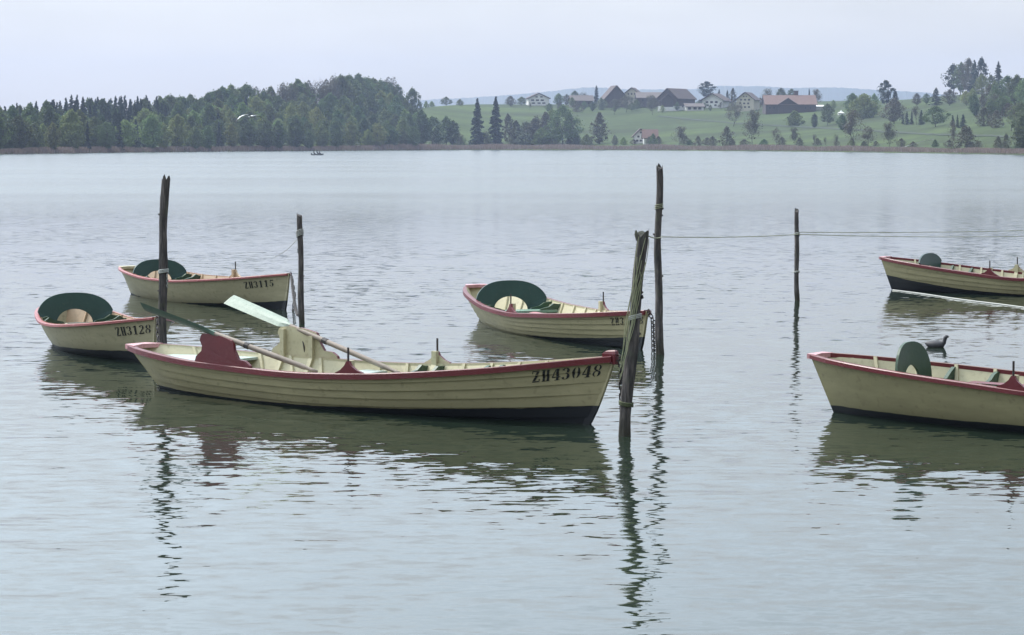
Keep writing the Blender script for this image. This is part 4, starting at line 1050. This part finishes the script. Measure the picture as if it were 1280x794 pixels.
    # painted registration number on both bows
    if 'num' in spec:
        txt, u_end, ht, drop, adv, gw = spec['num']
        sd_ = -1; wtot = adv*(len(txt)-1) + 0.62*ht*gw
        nb = bpy.data.objects.new('registration_number', None); col.objects.link(nb); nb.parent = root; nb.empty_display_size = 0.1
        for i, ch in enumerate(txt):
            if ch == ' ': continue
            nm_ = MB()
            for poly in GLYPH[ch]:
                pts = []
                for gx, gy in poly:
                    u = u_end + wtot - (i*adv + gx*ht*gw); t = 1 - u/h.Ltot
                    zs_ = h.zs(t); v = 1 - (drop + ht*(1-gy))/(zs_ - h.zk(t))
                    pts.append(h.P(t, v, offs(v)*min(1, (1-t)*10+.15) + 0.004, sd_))
                nm_.add(pts, [tuple(range(len(pts)))])
            nm_.build('character', M['black'], nb)
    return g

def rel(S, Bw):  # waterline ends from picture points
    a, b = at(*S), at(*Bw); return (a.x, a.y), (b.x, b.y)
std = lambda a, b, m, c: ((0, .15, .35, .5, .65, .82, 1), (a, a*.55+b*.45, b, m, m + (c-m)*.2, m + (c-m)*.52, c))
boats = {}
S_, B_ = rel((205, 485), (735, 530))
boats['A'] = make_boat('largest planked cream boat in front, numbered ZH43048, with tall red side boards', S_, B_, dict(
    beam=1.32, sheer=((0, .1, .22, .45, .6, .8, 1), (.415, .385, .35, .33, .36, .455, .60)), os=.37, ob=.27, line=(0.03, 0.03, 0.16), planks=5, rail=M['red'], cap=M['pink'],
    rail_size=(0.045, 0.055), rail_in=M['cream'], stem_head=True, ribs=14, deck=(-0.05, 0.85, 0.325),
    thwarts=[dict(x=2.3, z=0.265, w=0.26, mat=M['deck']), dict(x=3.0, z=0.265, w=0.26, knees=True), dict(x=3.8, z=0.28, w=0.22, knees=True)],
    tholes=[(3.0, -1), (3.0, 1)], wings=[(0.96, -1), (0.96, 1)], num=('ZH43048', 0.05, 0.105, 0.055, 0.080, 1.05)))
S_, B_ = rel((603, 399), (801, 437))
boats['B'] = make_boat('planked cream boat with red rail and round green backrest behind the leaning post', S_, B_, dict(
    beam=1.30, sheer=std(.46, .29, .275, .47), os=.27, ob=.17, line=(0.01, -0.005, 0.15), planks=6, rail=M['red'], cap=M['pink'], rail_size=(0.045, 0.055), rail_in=M['cream'], ribs=15,
    thwarts=[dict(x=1.4, z=0.215, w=0.3, knees=True), dict(x=3.6, z=0.19, w=0.22, mat=M['cream'])], back=(1.08, 1.06, 0.20, 0.60), tholes=[(2.75, -1), (2.75, 1)],
    num=('ZH3  48', 0.012, 0.095, 0.06, 0.069, 0.86)))
S_, B_ = rel((167, 367.5), (356, 387))
boats['C'] = make_boat('smooth cream boat numbered ZH3115 between the two left posts', S_, B_, dict(
    beam=1.25, sheer=std(.44, .345, .345, .535), os=.22, ob=.12, line=(0.02, 0.0, 0.13), rail=M['pinkred'], cap=M['cream'], rail_size=(0.04, 0.03), inside=M['cream_tan'], ribs=12, cream=(0.45, 0.40, 0.255),
    thwarts=[dict(x=1.15, z=0.275, w=0.3, knees=True, mat=M['green2']), dict(x=3.2, z=0.2, w=0.22, mat=M['cream'])], back=(0.84, 1.0, 0.26, 0.60), tholes=[(2.2, 1)], thole_mat=M['cream_tan'],
    num=('ZH3115', 0.20, 0.10, 0.07, 0.086, 1.15)))
boats['D'] = make_boat('short cream boat numbered ZH3128 at the far left by the post', (-5.68, 30.1), (-4.02, 26.75), dict(
    beam=1.25, sheer=std(.44, .32, .33, .52), os=.10, ob=.12, line=(0.04, 0.06, 0.14), rail=M['pinkred'], cap=M['pink'], rail_size=(0.04, 0.03), inside=M['cream_tan'], ribs=10, cream=(0.45, 0.40, 0.255),
    thwarts=[dict(x=0.95, z=0.265, w=0.28, knees=True, mat=M['green2']), dict(x=2.6, z=0.2, w=0.22, mat=M['cream'])], back=(0.64, 0.98, 0.25, 0.62), tholes=[(2.3, 1)], thole_mat=M['cream_tan'],
    num=('ZH3128', 0.03, 0.10, 0.07, 0.078, 1.1)))
a = at(1045, 515); ya = rad(-37)
boats['E'] = make_boat('smooth cream boat with tall oval green backrest, cut by right edge, nearest there', (a.x, a.y), (a.x + 4.9*math.cos(ya), a.y + 4.9*math.sin(ya)), dict(
    beam=1.28, sheer=std(.52, .40, .36, .55), os=.20, ob=.2, line=(0.065, 0.07, 0.14), rail=M['red'], cap=M['pink'], cap_t=0.014, rail_size=(0.05, 0.04), ribs=13, cream=(0.38, 0.335, 0.19),
    thwarts=[dict(x=1.15, z=0.30, w=0.5, knees=True, mat=M['green2']), dict(x=3.2, z=0.31, w=0.22)], back=(0.76, 0.66, 0.30, 0.685), lean=0.05, curve=0.03, backmat=M['green2'], tholes=[(2.05, -1), (2.05, 1)]))
a = at(1116, 362); ya = rad(-32)
boats['F'] = make_boat('planked cream boat with red rail cut by the right edge, farthest on the right', (a.x, a.y), (a.x + 4.9*math.cos(ya), a.y + 4.9*math.sin(ya)), dict(
    beam=1.3, sheer=std(.54, .34, .285, .5), os=.17, ob=.2, line=(0.24, 0.02, 0.10), planks=5, rail=M['red'], cap=M['pink'], cap_t=0.014, rail_size=(0.05, 0.05), ribs=13,
    thwarts=[dict(x=1.05, z=0.235, w=0.4, knees=True, mat=M['green2']), dict(x=3.0, z=0.2, w=0.22)], back=(0.66, 1.12, 0.25, 0.63), lean=0.08, curve=0.03, tholes=[(1.95, -1), (1.95, 1)]))

# ------------------------------------------------------------------ oars
def oar(label, p_tip, p_end, blade_len, bladem, blade_w=0.15, face=Vector((0, 0, 1)), shaftm=None):
    p_tip, p_end = Vector(p_tip), Vector(p_end); o = thing('oar', label, 'oar', p_end, 0, 'oars lying in the boats')
    d = (p_tip - p_end); L = d.length; d.normalize()
    if face is None: face = d.cross(Vector((-0.12, 0.98, -0.12))).normalized()*0.88 + Vector((0.06, -0.49, 0.06))
    sidev = d.cross(face).normalized(); up = sidev.cross(d).normalized()
    ls = L - blade_len
    m_ = MB(); m_.tube([d*(ls*q) for q in (0, .05, .1, .12, .5, .8, 1)] + [d*(ls+blade_len*0.12)], [.017, .018, .018, .024, .027, .025, .022, .012], 8)
    m_.build('shaft', shaftm or M['shaft'], o, True)
    b = MB(); rr = []
    for q, wq, tq in ((0, .026, .022), (.05, .036, .02), (.13, .46*blade_w, .014), (.5, .5*blade_w, .010), (.9, .52*blade_w, .007), (.99, .515*blade_w, .006), (1, .50*blade_w, .004)):
        c = d*(ls + blade_len*q); rr.append([c - sidev*wq, c - sidev*wq*0.3 + up*tq, c + sidev*wq*0.3 + up*tq, c + sidev*wq, c + sidev*wq*0.3 - up*tq, c - sidev*wq*0.3 - up*tq])
    b.grid(rr, closed=True); b.f.append((0,1,2,3,4,5)); b.m.append(0); b.f.append(tuple(36+i for i in range(6))); b.m.append(0)
    b.build('blade', bladem, o)
    c = MB(); c.tube([d*(ls*0.66), d*(ls*0.70)], [0.031, 0.031], 8); c.build('collar', M['iron'], o)
    return o
def on_plane(px, py, P0, n):
    d = ray(px, py); C0 = Vector((0, 0, H)); t = (P0 - C0).dot(n)/d.dot(n); return C0 + d*t
A = boats['A']; hA = A['h']; mA = Matrix.Translation(A['root'].location) @ Matrix.Rotation(A['root'].rotation_euler.z, 4, 'Z')
perp = Vector((-A['ax'].y, A['ax'].x, 0))
for sd_, tip, end, lb, bm_, fc in ((-1, (178, 383), (396, 465), 'oar with dark green blade resting on the near red side board', M['bladegreen'], None),
                               (1, (286, 374), (502, 468), 'oar with worn whitish blade resting on the far side board', M['bladewhite'], Vector((-0.2, -0.55, 0.8)))):
    P0 = mA @ hA.P(hA.t_of_x(0.96 + 0.34 - hA.L/2), 1, 0, sd_)
    # plane through the rest, swinging slightly outboard towards the blade
    n_ = (perp + A['ax']*0.06*sd_).normalized()
    oar(lb, on_plane(*tip, P0, n_), on_plane(*end, P0, n_), 0.95 if sd_ < 0 else 0.92, bm_, 0.125 if sd_ < 0 else 0.145, fc)
def in_boat(k, s, y, z):
    b = boats[k]; m_ = Matrix.Translation(b['root'].location) @ Matrix.Rotation(b['root'].rotation_euler.z, 4, 'Z')
    return m_ @ Vector((s - b['h'].L/2, y, z))
oar('faded red oar lying inside the planked boat behind the leaning post', in_boat('B', 1.35, 0.18, 0.19), in_boat('B', 3.75, -0.1, 0.2), 0.8, M['pink'], 0.15, Vector((0, 0, 1)), M['pinkred'])
oar('red oar lying inside the nearest boat on the right', in_boat('E', 1.25, 0.22, 0.335), in_boat('E', 3.5, -0.05, 0.345), 0.8, M['red'], 0.15, Vector((0, 0, 1)), M['red'])
oar('pale oar lying inside the short boat at far left', in_boat('D', 0.9, -0.2, 0.26), in_boat('D', 2.75, -0.1, 0.27), 0.7, M['cream'], 0.14, Vector((0, 0, 1)), M['cream'])

# ------------------------------------------------------------------ mooring posts
prng = random.Random(9)
def post(label, px, by, tpx, ty, wpx, depth=None, forked=False):
    b = at(px, by) if depth is None else Vector(((px-640)/F*depth, depth, 0))
    top = at_depth(tpx, ty, b.y); top.x -= b.x; hgt = top.z
    t = thing('mooring_post', label, 'post', b, 0, 'wooden mooring posts in the lake')
    r0 = wpx*b.y/F/2; m_ = MB(); rows_ = []; n = 14; nz = 34
    ph = [prng.uniform(0, 6.28) for _ in range(8)]
    for i in range(nz+1):
        u = i/nz; z = -1.2 + (hgt + 1.2)*u
        lean = top.x*(z/hgt); bend = 0.018*math.sin(z*1.9 + ph[0]) + 0.008*math.sin(z*5.3 + ph[1])
        r = r0*(1.06 - 0.14*u)*(1 + 0.05*math.sin(z*7 + ph[2]) + prng.uniform(-0.04, 0.04))
        ring = []
        for k in range(n):
            a = 2*math.pi*k/n
            rr = r*(1 + 0.07*math.sin(2*a + ph[3] + z) + 0.05*math.sin(5*a + ph[4] + z*2.3) + prng.uniform(-0.025, 0.025))
            zz = z + (prng.uniform(-0.035, 0.03) + 0.03*math.sin(a + ph[5]) if i == nz else 0)
            ring.append((lean + bend + rr*math.cos(a), rr*math.sin(a), zz))
        rows_.append(ring)
    m_.grid(rows_, closed=True); m_.add(rows_[-1], [tuple(range(n))])
    m_.build('timber', M['post'], t)
    for j in range(prng.randint(2, 4)):   # branch stubs
        z = hgt*prng.uniform(0.3, 0.9); a = prng.choice((0, 3.14)) + prng.uniform(-.5, .5); c = Vector((top.x*(z/hgt) + 0.018*math.sin(z*1.9+ph[0]) + 0.008*math.sin(z*5.3+ph[1]), 0, z)); dv = Vector((math.cos(a), math.sin(a), 0.35))
        k_ = MB(); k_.tube([c + dv*r0*0.6, c + dv*(r0*1.25)], [r0*0.3, r0*0.2], 7); k_.build('branch_stub', M['post'], t)
    if forked:
        k_ = MB(); c = Vector((top.x, 0, hgt - 0.03)); k_.tube([c + Vector((-r0*.5, 0, -0.03)), c + Vector((-r0*.9, 0, 0.02)), c + Vector((-r0*1.0, 0, 0.05))], [r0*0.5, r0*0.35, r0*0.15], 7); k_.build('split_top', M['post'], t)
    return b, hgt, top.x, r0, ph[0], ph[1]
P1 = post('dark mooring post between the two left boats with the short boat chained to it', 203, 0, 206, 224, 10.5, 26.1)
P2 = post('thin dark mooring post beside the bow of boat ZH3115', 376, 405, 376.5, 270, 7.2)
P3 = post('thick leaning mooring post wrapped in rope, nearest in front', 783.5, 545, 802, 291, 14.5, forked=True)
P4 = post('tall straight mooring post just behind the leaning post', 826, 443, 822.5, 210, 9.6)
P5 = post('short slim mooring post standing alone right of centre', 997, 376, 997, 264, 5.8)

# ------------------------------------------------------------------ chains
def link_base(s=1.0):
    m_ = MB(); L_, R_, r = 0.030*s, 0.014*s, 0.0055*s
    pts = []
    for i in range(17):
        a = 2*math.pi*i/16; pts.append((R_*math.cos(a), 0, math.copysign(L_-R_, math.sin(a)) + R_*math.sin(a) if abs(math.sin(a)) > 1e-6 else R_*math.sin(a)))
    m_.tube(pts, r, 5, cap=False)
    o = m_.build('link', M['iron'], None, True); col.objects.unlink(o); return o.data
LINK = link_base(1.25)
def chain(label, pts):
    pts = [Vector(p) for p in pts]; t = thing('mooring_chain', label, 'chain', pts[0], 0, 'mooring chains')
    i = 0; acc = []
    for a, b in zip(pts, pts[1:]):
        n = max(1, int((b-a).length/0.05))
        for k in range(n): acc.append((a + (b-a)*(k+0.5)/n, (b-a).normalized()))
    for i, (p, d) in enumerate(acc):
        o = link_mesh('link', LINK, t, p - pts[0]); q = d.to_track_quat('Z', 'Y')
        o.rotation_mode = 'QUATERNION'
        from mathutils import Quaternion
        o.rotation_quaternion = q @ Quaternion((0, 0, 1), (0.35 if i % 2 else 1.92))
def sag(a, b, s, n=8):
    a, b = Vector(a), Vector(b); return [a + (b-a)*i/n + Vector((0, 0, -s*4*(i/n)*(1-i/n))) for i in range(n+1)]
rA = boats['A']['ring']; chain('rusty chain hanging from the bow of the largest boat', [rA, rA + Vector((0.012, 0, -0.35)), rA + Vector((0.03, 0.0, -rA.z - 0.1))])
rB = boats['B']['ring']; chain('chain hanging from the bow of the boat behind the leaning post', [rB, rB + Vector((0.035, 0.02, -0.06)), rB + Vector((0.05, 0.05, -rB.z - 0.1))])
chain('second strand of the chain beside the tall straight post', [rB + Vector((0.06, 0.05, -0.1)), rB + Vector((0.085, 0.08, -rB.z - 0.1))])
rC = boats['C']['ring']
chain('chain from the bow of boat ZH3115 dropping straight into the water', [rC, rC + Vector((0.05, -0.05, -0.3)), rC + Vector((0.02, -0.1, -rC.z - 0.1))])
chain('chain from the bow of boat ZH3115 running across to the thin post', sag(rC, Vector((P2[0].x - P2[3], P2[0].y - 0.03, 0.12)), 0.1))
rD = boats['D']['ring']
chain('chain from the bow of boat ZH3128 to its post', sag(rD, Vector((P1[0].x - P1[3], P1[0].y - 0.05, 0.2)), 0.12))

# ------------------------------------------------------------------ ropes
def rope(label, pts, r, mat, name='rope'):
    pts = [Vector(p) for p in pts]; m_ = MB(); m_.tube([p - pts[0] for p in pts], r, 6); o = m_.build(name, mat, None, True); o.location = pts[0]
    return tag(o, label, 'rope')
def mid_of(P_, z): return Vector((P_[0].x + P_[2]*z/P_[1] + 0.018*math.sin(z*1.9 + P_[4]) + 0.008*math.sin(z*5.3 + P_[5]), P_[0].y, z))
top3 = lambda z: mid_of(P3, z)
a3 = top3(P3[1] - 0.03) + Vector((P3[3], 0, 0)); a4 = Vector((P4[0].x, P4[0].y - P4[3] - 0.01, at_depth(823, 296, P4[0].y).z)); a5 = Vector((P5[0].x, P5[0].y - P5[3] - .005, at_depth(997, 293, P5[0].y).z))
rope('yellowish line from the leaning post to the tall post', sag(a3, a4, 0.015), 0.005, M['ropeyellow'])
rope('long thin line from the tall post to the short slim post', sag(a4, a5, 0.02), 0.006, M['ropeyellow'])
rope('lower thin line running right from the short slim post', sag(a5, at_depth(1330, 294, 52), 0.04, 14), 0.006, M['ropeyellow'])
b5 = a5 + Vector((0, 0, 0.035)); rope('upper thin line running right from the short slim post', sag(b5, at_depth(1330, 286.5, 56), 0.03, 14), 0.006, M['ropeyellow'])
def coil(label, c, r, turns, pitch, rr, mat, tilt=0.12, lx=0.0):
    pts = []
    for i in range(int(turns*14)+1):
        a = 2*math.pi*i/14; z = pitch*i/14
        pts.append(c + Vector((r*math.cos(a) + lx*z, r*math.sin(a), z + tilt*r*math.cos(a+0.6))))
    return rope(label, pts, rr, mat)
coil('white rope wound round the leaning post at bow height', top3(at_depth(795, 400, P3[0].y).z), P3[3]*1.10, 3, 0.013, 0.006, M['rope'], 0.25)
coil('weedy rope ring low on the leaning post', top3(at_depth(786, 507, P3[0].y).z), P3[3]*1.14, 3, 0.010, 0.009, M['weed'], -0.2)
coil('white cord tied round the short slim post, upper', mid_of(P5, at_depth(997, 294, P5[0].y).z), P5[3]*1.15, 3, 0.012, 0.007, M['rope'])
coil('white cord tied round the short slim post, lower', mid_of(P5, at_depth(997, 341, P5[0].y).z), P5[3]*1.2, 2, 0.012, 0.007, M['rope'])
coil('grey cord round the post between the left boats', mid_of(P1, at_depth(204, 342, P1[0].y).z), P1[3]*1.15, 3, 0.014, 0.008, M['rope'])
coil('cord round the tall straight post near its top', mid_of(P4, at_depth(823, 262, P4[0].y).z), P4[3]*1.1, 3, 0.02, 0.005, M['ropeyellow'], 0.15)
coil('white string tied round the thin post beside boat ZH3115', mid_of(P2, at_depth(376, 296, P2[0].y).z), P2[3]*1.2, 5, 0.018, 0.006, M['rope'], 0.4)
rope('white string blowing from the thin post beside boat ZH3115', sag(Vector((P2[0].x - P2[3], P2[0].y, at_depth(376, 299, P2[0].y).z)), at_depth(344, 321, P2[0].y), 0.03), 0.004, M['rope'])
rope('white cord hanging on the right of the post between left boats', [Vector((P1[0].x + P1[3]*1.1, P1[0].y - 0.03, at_depth(210, y, P1[0].y).z)) + Vector((0.006*math.sin(y), 0, 0)) for y in range(342, 361, 3)], 0.006, M['rope'])
tr_ = thing('tangled_rope', 'tangle of yellow green rope strands hanging down the leaning post', 'rope', top3(P3[1]))
srng = random.Random(3)
for i in range(11):
    x0 = srng.uniform(-1.0, 0.9); z0 = P3[1] - srng.uniform(0.02, 0.35); z1 = srng.uniform(0.42, 0.85); fr = P3[3]*1.15
    pts = []
    for j in range(15):
        u = j/14; z = z0 + (z1-z0)*u; c = top3(z)
        xx = x0 + (-1.5 - x0)*max(0, u-0.15)*0.9 + 0.35*math.sin(u*6 + i)*(1-u*0.5)
        ang = max(-1, min(1, xx))
        if xx < -1: off = Vector((xx*fr, -0.02, 0))
        else: off = Vector((ang*fr, -math.sqrt(max(0, 1-ang*ang))*fr, 0))
        if z < 0.75: off.x -= (0.75-z)*0.10*srng.uniform(0.3, 1.2)
        pts.append(c + off - top3(P3[1]))
    m_ = MB(); m_.tube(pts, 0.0030, 4); m_.build('strand', M['ropeyellow'], tr_)
f0 = at(1116, 363.2); f1 = at(1345, 394)
rope('white rope floating on the water along the farthest right boat', [f0 + (f1-f0)*i/16 + Vector((0, 0.10*math.sin(i*0.7), 0.006)) for i in range(17)], 0.013, M['rope'])
rk = in_boat('A', 1.36, 0.575, 0.5)
rope('knotted cord hanging on the inside of the far side board', [rk, rk + Vector((0.01, -0.02, -0.05)), rk + Vector((0.02, -0.01, -0.12)), rk + Vector((0.03, -0.02, -0.2))], 0.008, M['iron'])

# ------------------------------------------------------------------ coot on the water
M['cootbody'] = paint('slate_feathers', (0.045, 0.043, 0.048), 0.6, 0.3, 30)
M['cootbill'] = paint('bill_white', (0.7, 0.66, 0.6), 0.5, 0.1, 30)
def loft(mb, secs, n=14, mi=0):
    """secs: (x, z, half width, half height)"""
    mb.grid([[(x, wy*math.cos(2*math.pi*k/n), z + wz*math.sin(2*math.pi*k/n)) for k in range(n)] for x, z, wy, wz in secs], mi, True)
def bird_on_water():
    c = at(1171, 434); t = thing('coot', 'small dark water bird swimming between the two right boats', 'bird', c, rad(-12))
    m_ = MB(); s = 0.72
    # one skin: tail, back, breast, neck, head
    path = [(-.20, .07, .006), (-.175, .062, .028), (-.13, .045, .055), (-.06, .035, .078), (.02, .035, .08), (.08, .05, .062), (.115, .085, .042), (.128, .125, .033), (.138, .16, .034), (.155, .18, .034), (.18, .178, .022), (.197, .172, .006)]
    m_.tube([(x*s, 0, z*s) for x, z, r_ in path], [r_*s for _, _, r_ in path], 14)
    m_.v = [(x, y*1.25, z) for x, y, z in m_.v]; m_.build('body', M['cootbody'], t, True)
    b = MB(); b.grid([[(x*s, y*s, z*s) for x, y, z in r] for r in ([(.185, -.009, .178), (.185, .009, .178), (.182, .008, .2), (.182, -.008, .2)], [(.225, -.002, .17), (.225, .002, .17), (.225, .002, .174), (.225, -.002, .174)])], closed=True); b.build('bill', M['cootbill'], t)
bird_on_water()

# ------------------------------------------------------------------ gull in the air
M['gullwhite'] = paint('gull_white', (0.78, 0.78, 0.78), 0.6, 0.05, 10)
M['gulldark'] = paint('gull_dark', (0.02, 0.02, 0.022), 0.6, 0.2, 10)
def gull():
    Y = 125; c = at_depth(314, 146, Y)
    t = thing('gull', 'white gull gliding with bent wings in front of the wood', 'bird', c, rad(-62))
    m_ = MB()
    loft(m_, [(-.23, .0, .03, .006), (-.17, .0, .04, .014), (-.08, .0, .05, .04), (.03, 0, .06, .055), (.11, .01, .045, .045), (.15, .02, .034, .036), (.18, .025, .034, .034), (.21, .02, .012, .012), (.235, .012, .002, .002)], 12, 0)
    for sd_ in (1, -1):
        # span stations: (y, z, leading x, trailing x)
        st = [(.03, .03, .09, -.09), (.16, .07, .13, -.12), (.30, .07, .13, -.11), (.44, .01, .08, -.12), (.56, -.10, .0, -.12), (.66, -.23, -.09, -.13)]
        rows_ = []
        for i, (y, z, xl, xt) in enumerate(st):
            th = .012*(1 - i/6)
            if sd_ > 0: z = z*0.9 - 0.05*(i/5)
            rows_.append([(xl, sd_*y, z), (xl*.6+xt*.4, sd_*y, z+th), (xt, sd_*y, z), (xl*.6+xt*.4, sd_*y, z-th)])
        m_.grid(rows_[:5], 0, True); m_.grid(rows_[4:], 1, True)
    m_.v = [(x*1.3, y*1.3, z*1.3) for x, y, z in m_.v]
    o = m_.build('body', [M['gullwhite'], M['gulldark']], t, True)
    b = MB(); b.tube([(.29, 0, .022), (.35, 0, .006)], [.012, .002], 6); b.build('bill', M['gulldark'], t)
gull()

# ------------------------------------------------------------------ distant motorboat with three people
def far_boat():
    c = at(397, 194.2)
    t = thing('motorboat', 'tiny white motorboat with three people far out before the wood', 'boat', c, rad(4))
    M['farhull'] = paint('far_hull', (0.30, 0.31, 0.33), 0.4, 0.1, 2)
    m_ = MB(); rows_ = []
    for u, b, zt, zb in ((-1.2, .5, .27, -.1), (-.6, .62, .27, -.15), (.2, .62, .29, -.15), (.8, .5, .32, -.1), (1.15, .25, .36, .05), (1.32, .03, .4, .2)):
        rows_.append([(u, -b, zt), (u, -b*.8, zb), (u, b*.8, zb), (u, b, zt), (u, b*.85, zt), (u, b*.7, zb+.12), (u, -b*.7, zb+.12), (u, -b*.85, zt)])
    m_.grid(rows_, closed=True); m_.f.append((0,1,2,3,4,5,6,7)); m_.m.append(0); m_.build('hull', M['farhull'], t)
    e = MB(); e.box(-1.42, -1.22, -.12, .12, .0, .5); e.build('outboard_motor', M['gulldark'], t)
    b = MB(); b.box(-.95, -.7, -.5, .5, .12, .18); b.build('bench', M['farhull'], t); b = MB(); b.box(-.1, .5, -.5, .5, .12, .18); b.build('bench', M['farhull'], t)
    for i, (x, y, hh, cl, lb) in enumerate(((-.8, .05, 1.1, (.02, .02, .03), 'person in dark clothes seated at the stern of the distant motorboat'),
                                       (-.1, -.12, 1.3, (.025, .025, .03), 'person in black sitting tallest in the middle of the distant motorboat'), (.4, .12, 1.15, (.03, .028, .035), 'person in dark clothes seated at the bow of the distant motorboat'))):
        mt = paint('dark_clothes', cl, 0.8, 0.2, 5); sk = paint('far_skin', (.35, .22, .16), 0.6, 0.1, 5)
        pt = thing('person', lb, 'person', c + Vector((x*math.cos(rad(4)), x*math.sin(rad(4)) + y, .18)), rad(4), 'people in the distant motorboat')
        bm_ = bmesh.new(); V = [bm_.verts.new(q) for q in ((0, 0, .08), (0, 0, .28), (-.02, 0, .46), (-.02, 0, .54), (0, 0, .66), (.02, 0, .74), (0, .19, .46), (.06, .24, .24), (.25, .16, .16), (0, -.19, .46), (.06, -.24, .24), (.25, -.16, .16), (.38, .1, .1), (.42, .1, -.14), (.38, -.1, .1), (.42, -.1, -.14))]
        for a, b_ in ((0,1),(1,2),(2,3),(3,4),(4,5),(2,6),(6,7),(7,8),(2,9),(9,10),(10,11),(0,12),(12,13),(0,14),(14,15)): bm_.edges.new((V[a], V[b_]))
        me = bpy.data.meshes.new('body'); bm_.to_mesh(me); bm_.free(); me.materials.append(mt)
        o = link_mesh('body', me, pt); md = o.modifiers.new('skin', 'SKIN'); o.modifiers.new('sub', 'SUBSURF').render_levels = 1
        R_ = [.15, .15, .16, .06, .1, .09, .07, .05, .04, .07, .05, .04, .08, .06, .08, .06]
        for k_, sv in enumerate(me.skin_vertices[0].data): sv.radius = (R_[k_], R_[k_]); sv.use_root = k_ == 0
        o.scale = (hh, hh, hh)
far_boat()

# ------------------------------------------------------------------ haze
M['haze'] = bpy.data.materials.new('haze_air'); M['haze'].use_nodes = True
hn, hl_ = M['haze'].node_tree.nodes, M['haze'].node_tree.links
hn.clear(); ho = hn.new('ShaderNodeOutputMaterial'); hv = hn.new('ShaderNodeVolumePrincipled')
hv.inputs['Color'].default_value = (0.56, 0.65, 0.90, 1); hv.inputs['Density'].default_value = 0.00017; hv.inputs['Anisotropy'].default_value = 0.0
hl_.new(hv.outputs[0], ho.inputs['Volume'])
hb = MB(); hb.box(-3300, 3300, -100, 5400, -2.6, 190)
tag(hb.build('haze', M['haze']), 'thin bluish haze over the lake and hills', 'haze', kind='stuff')
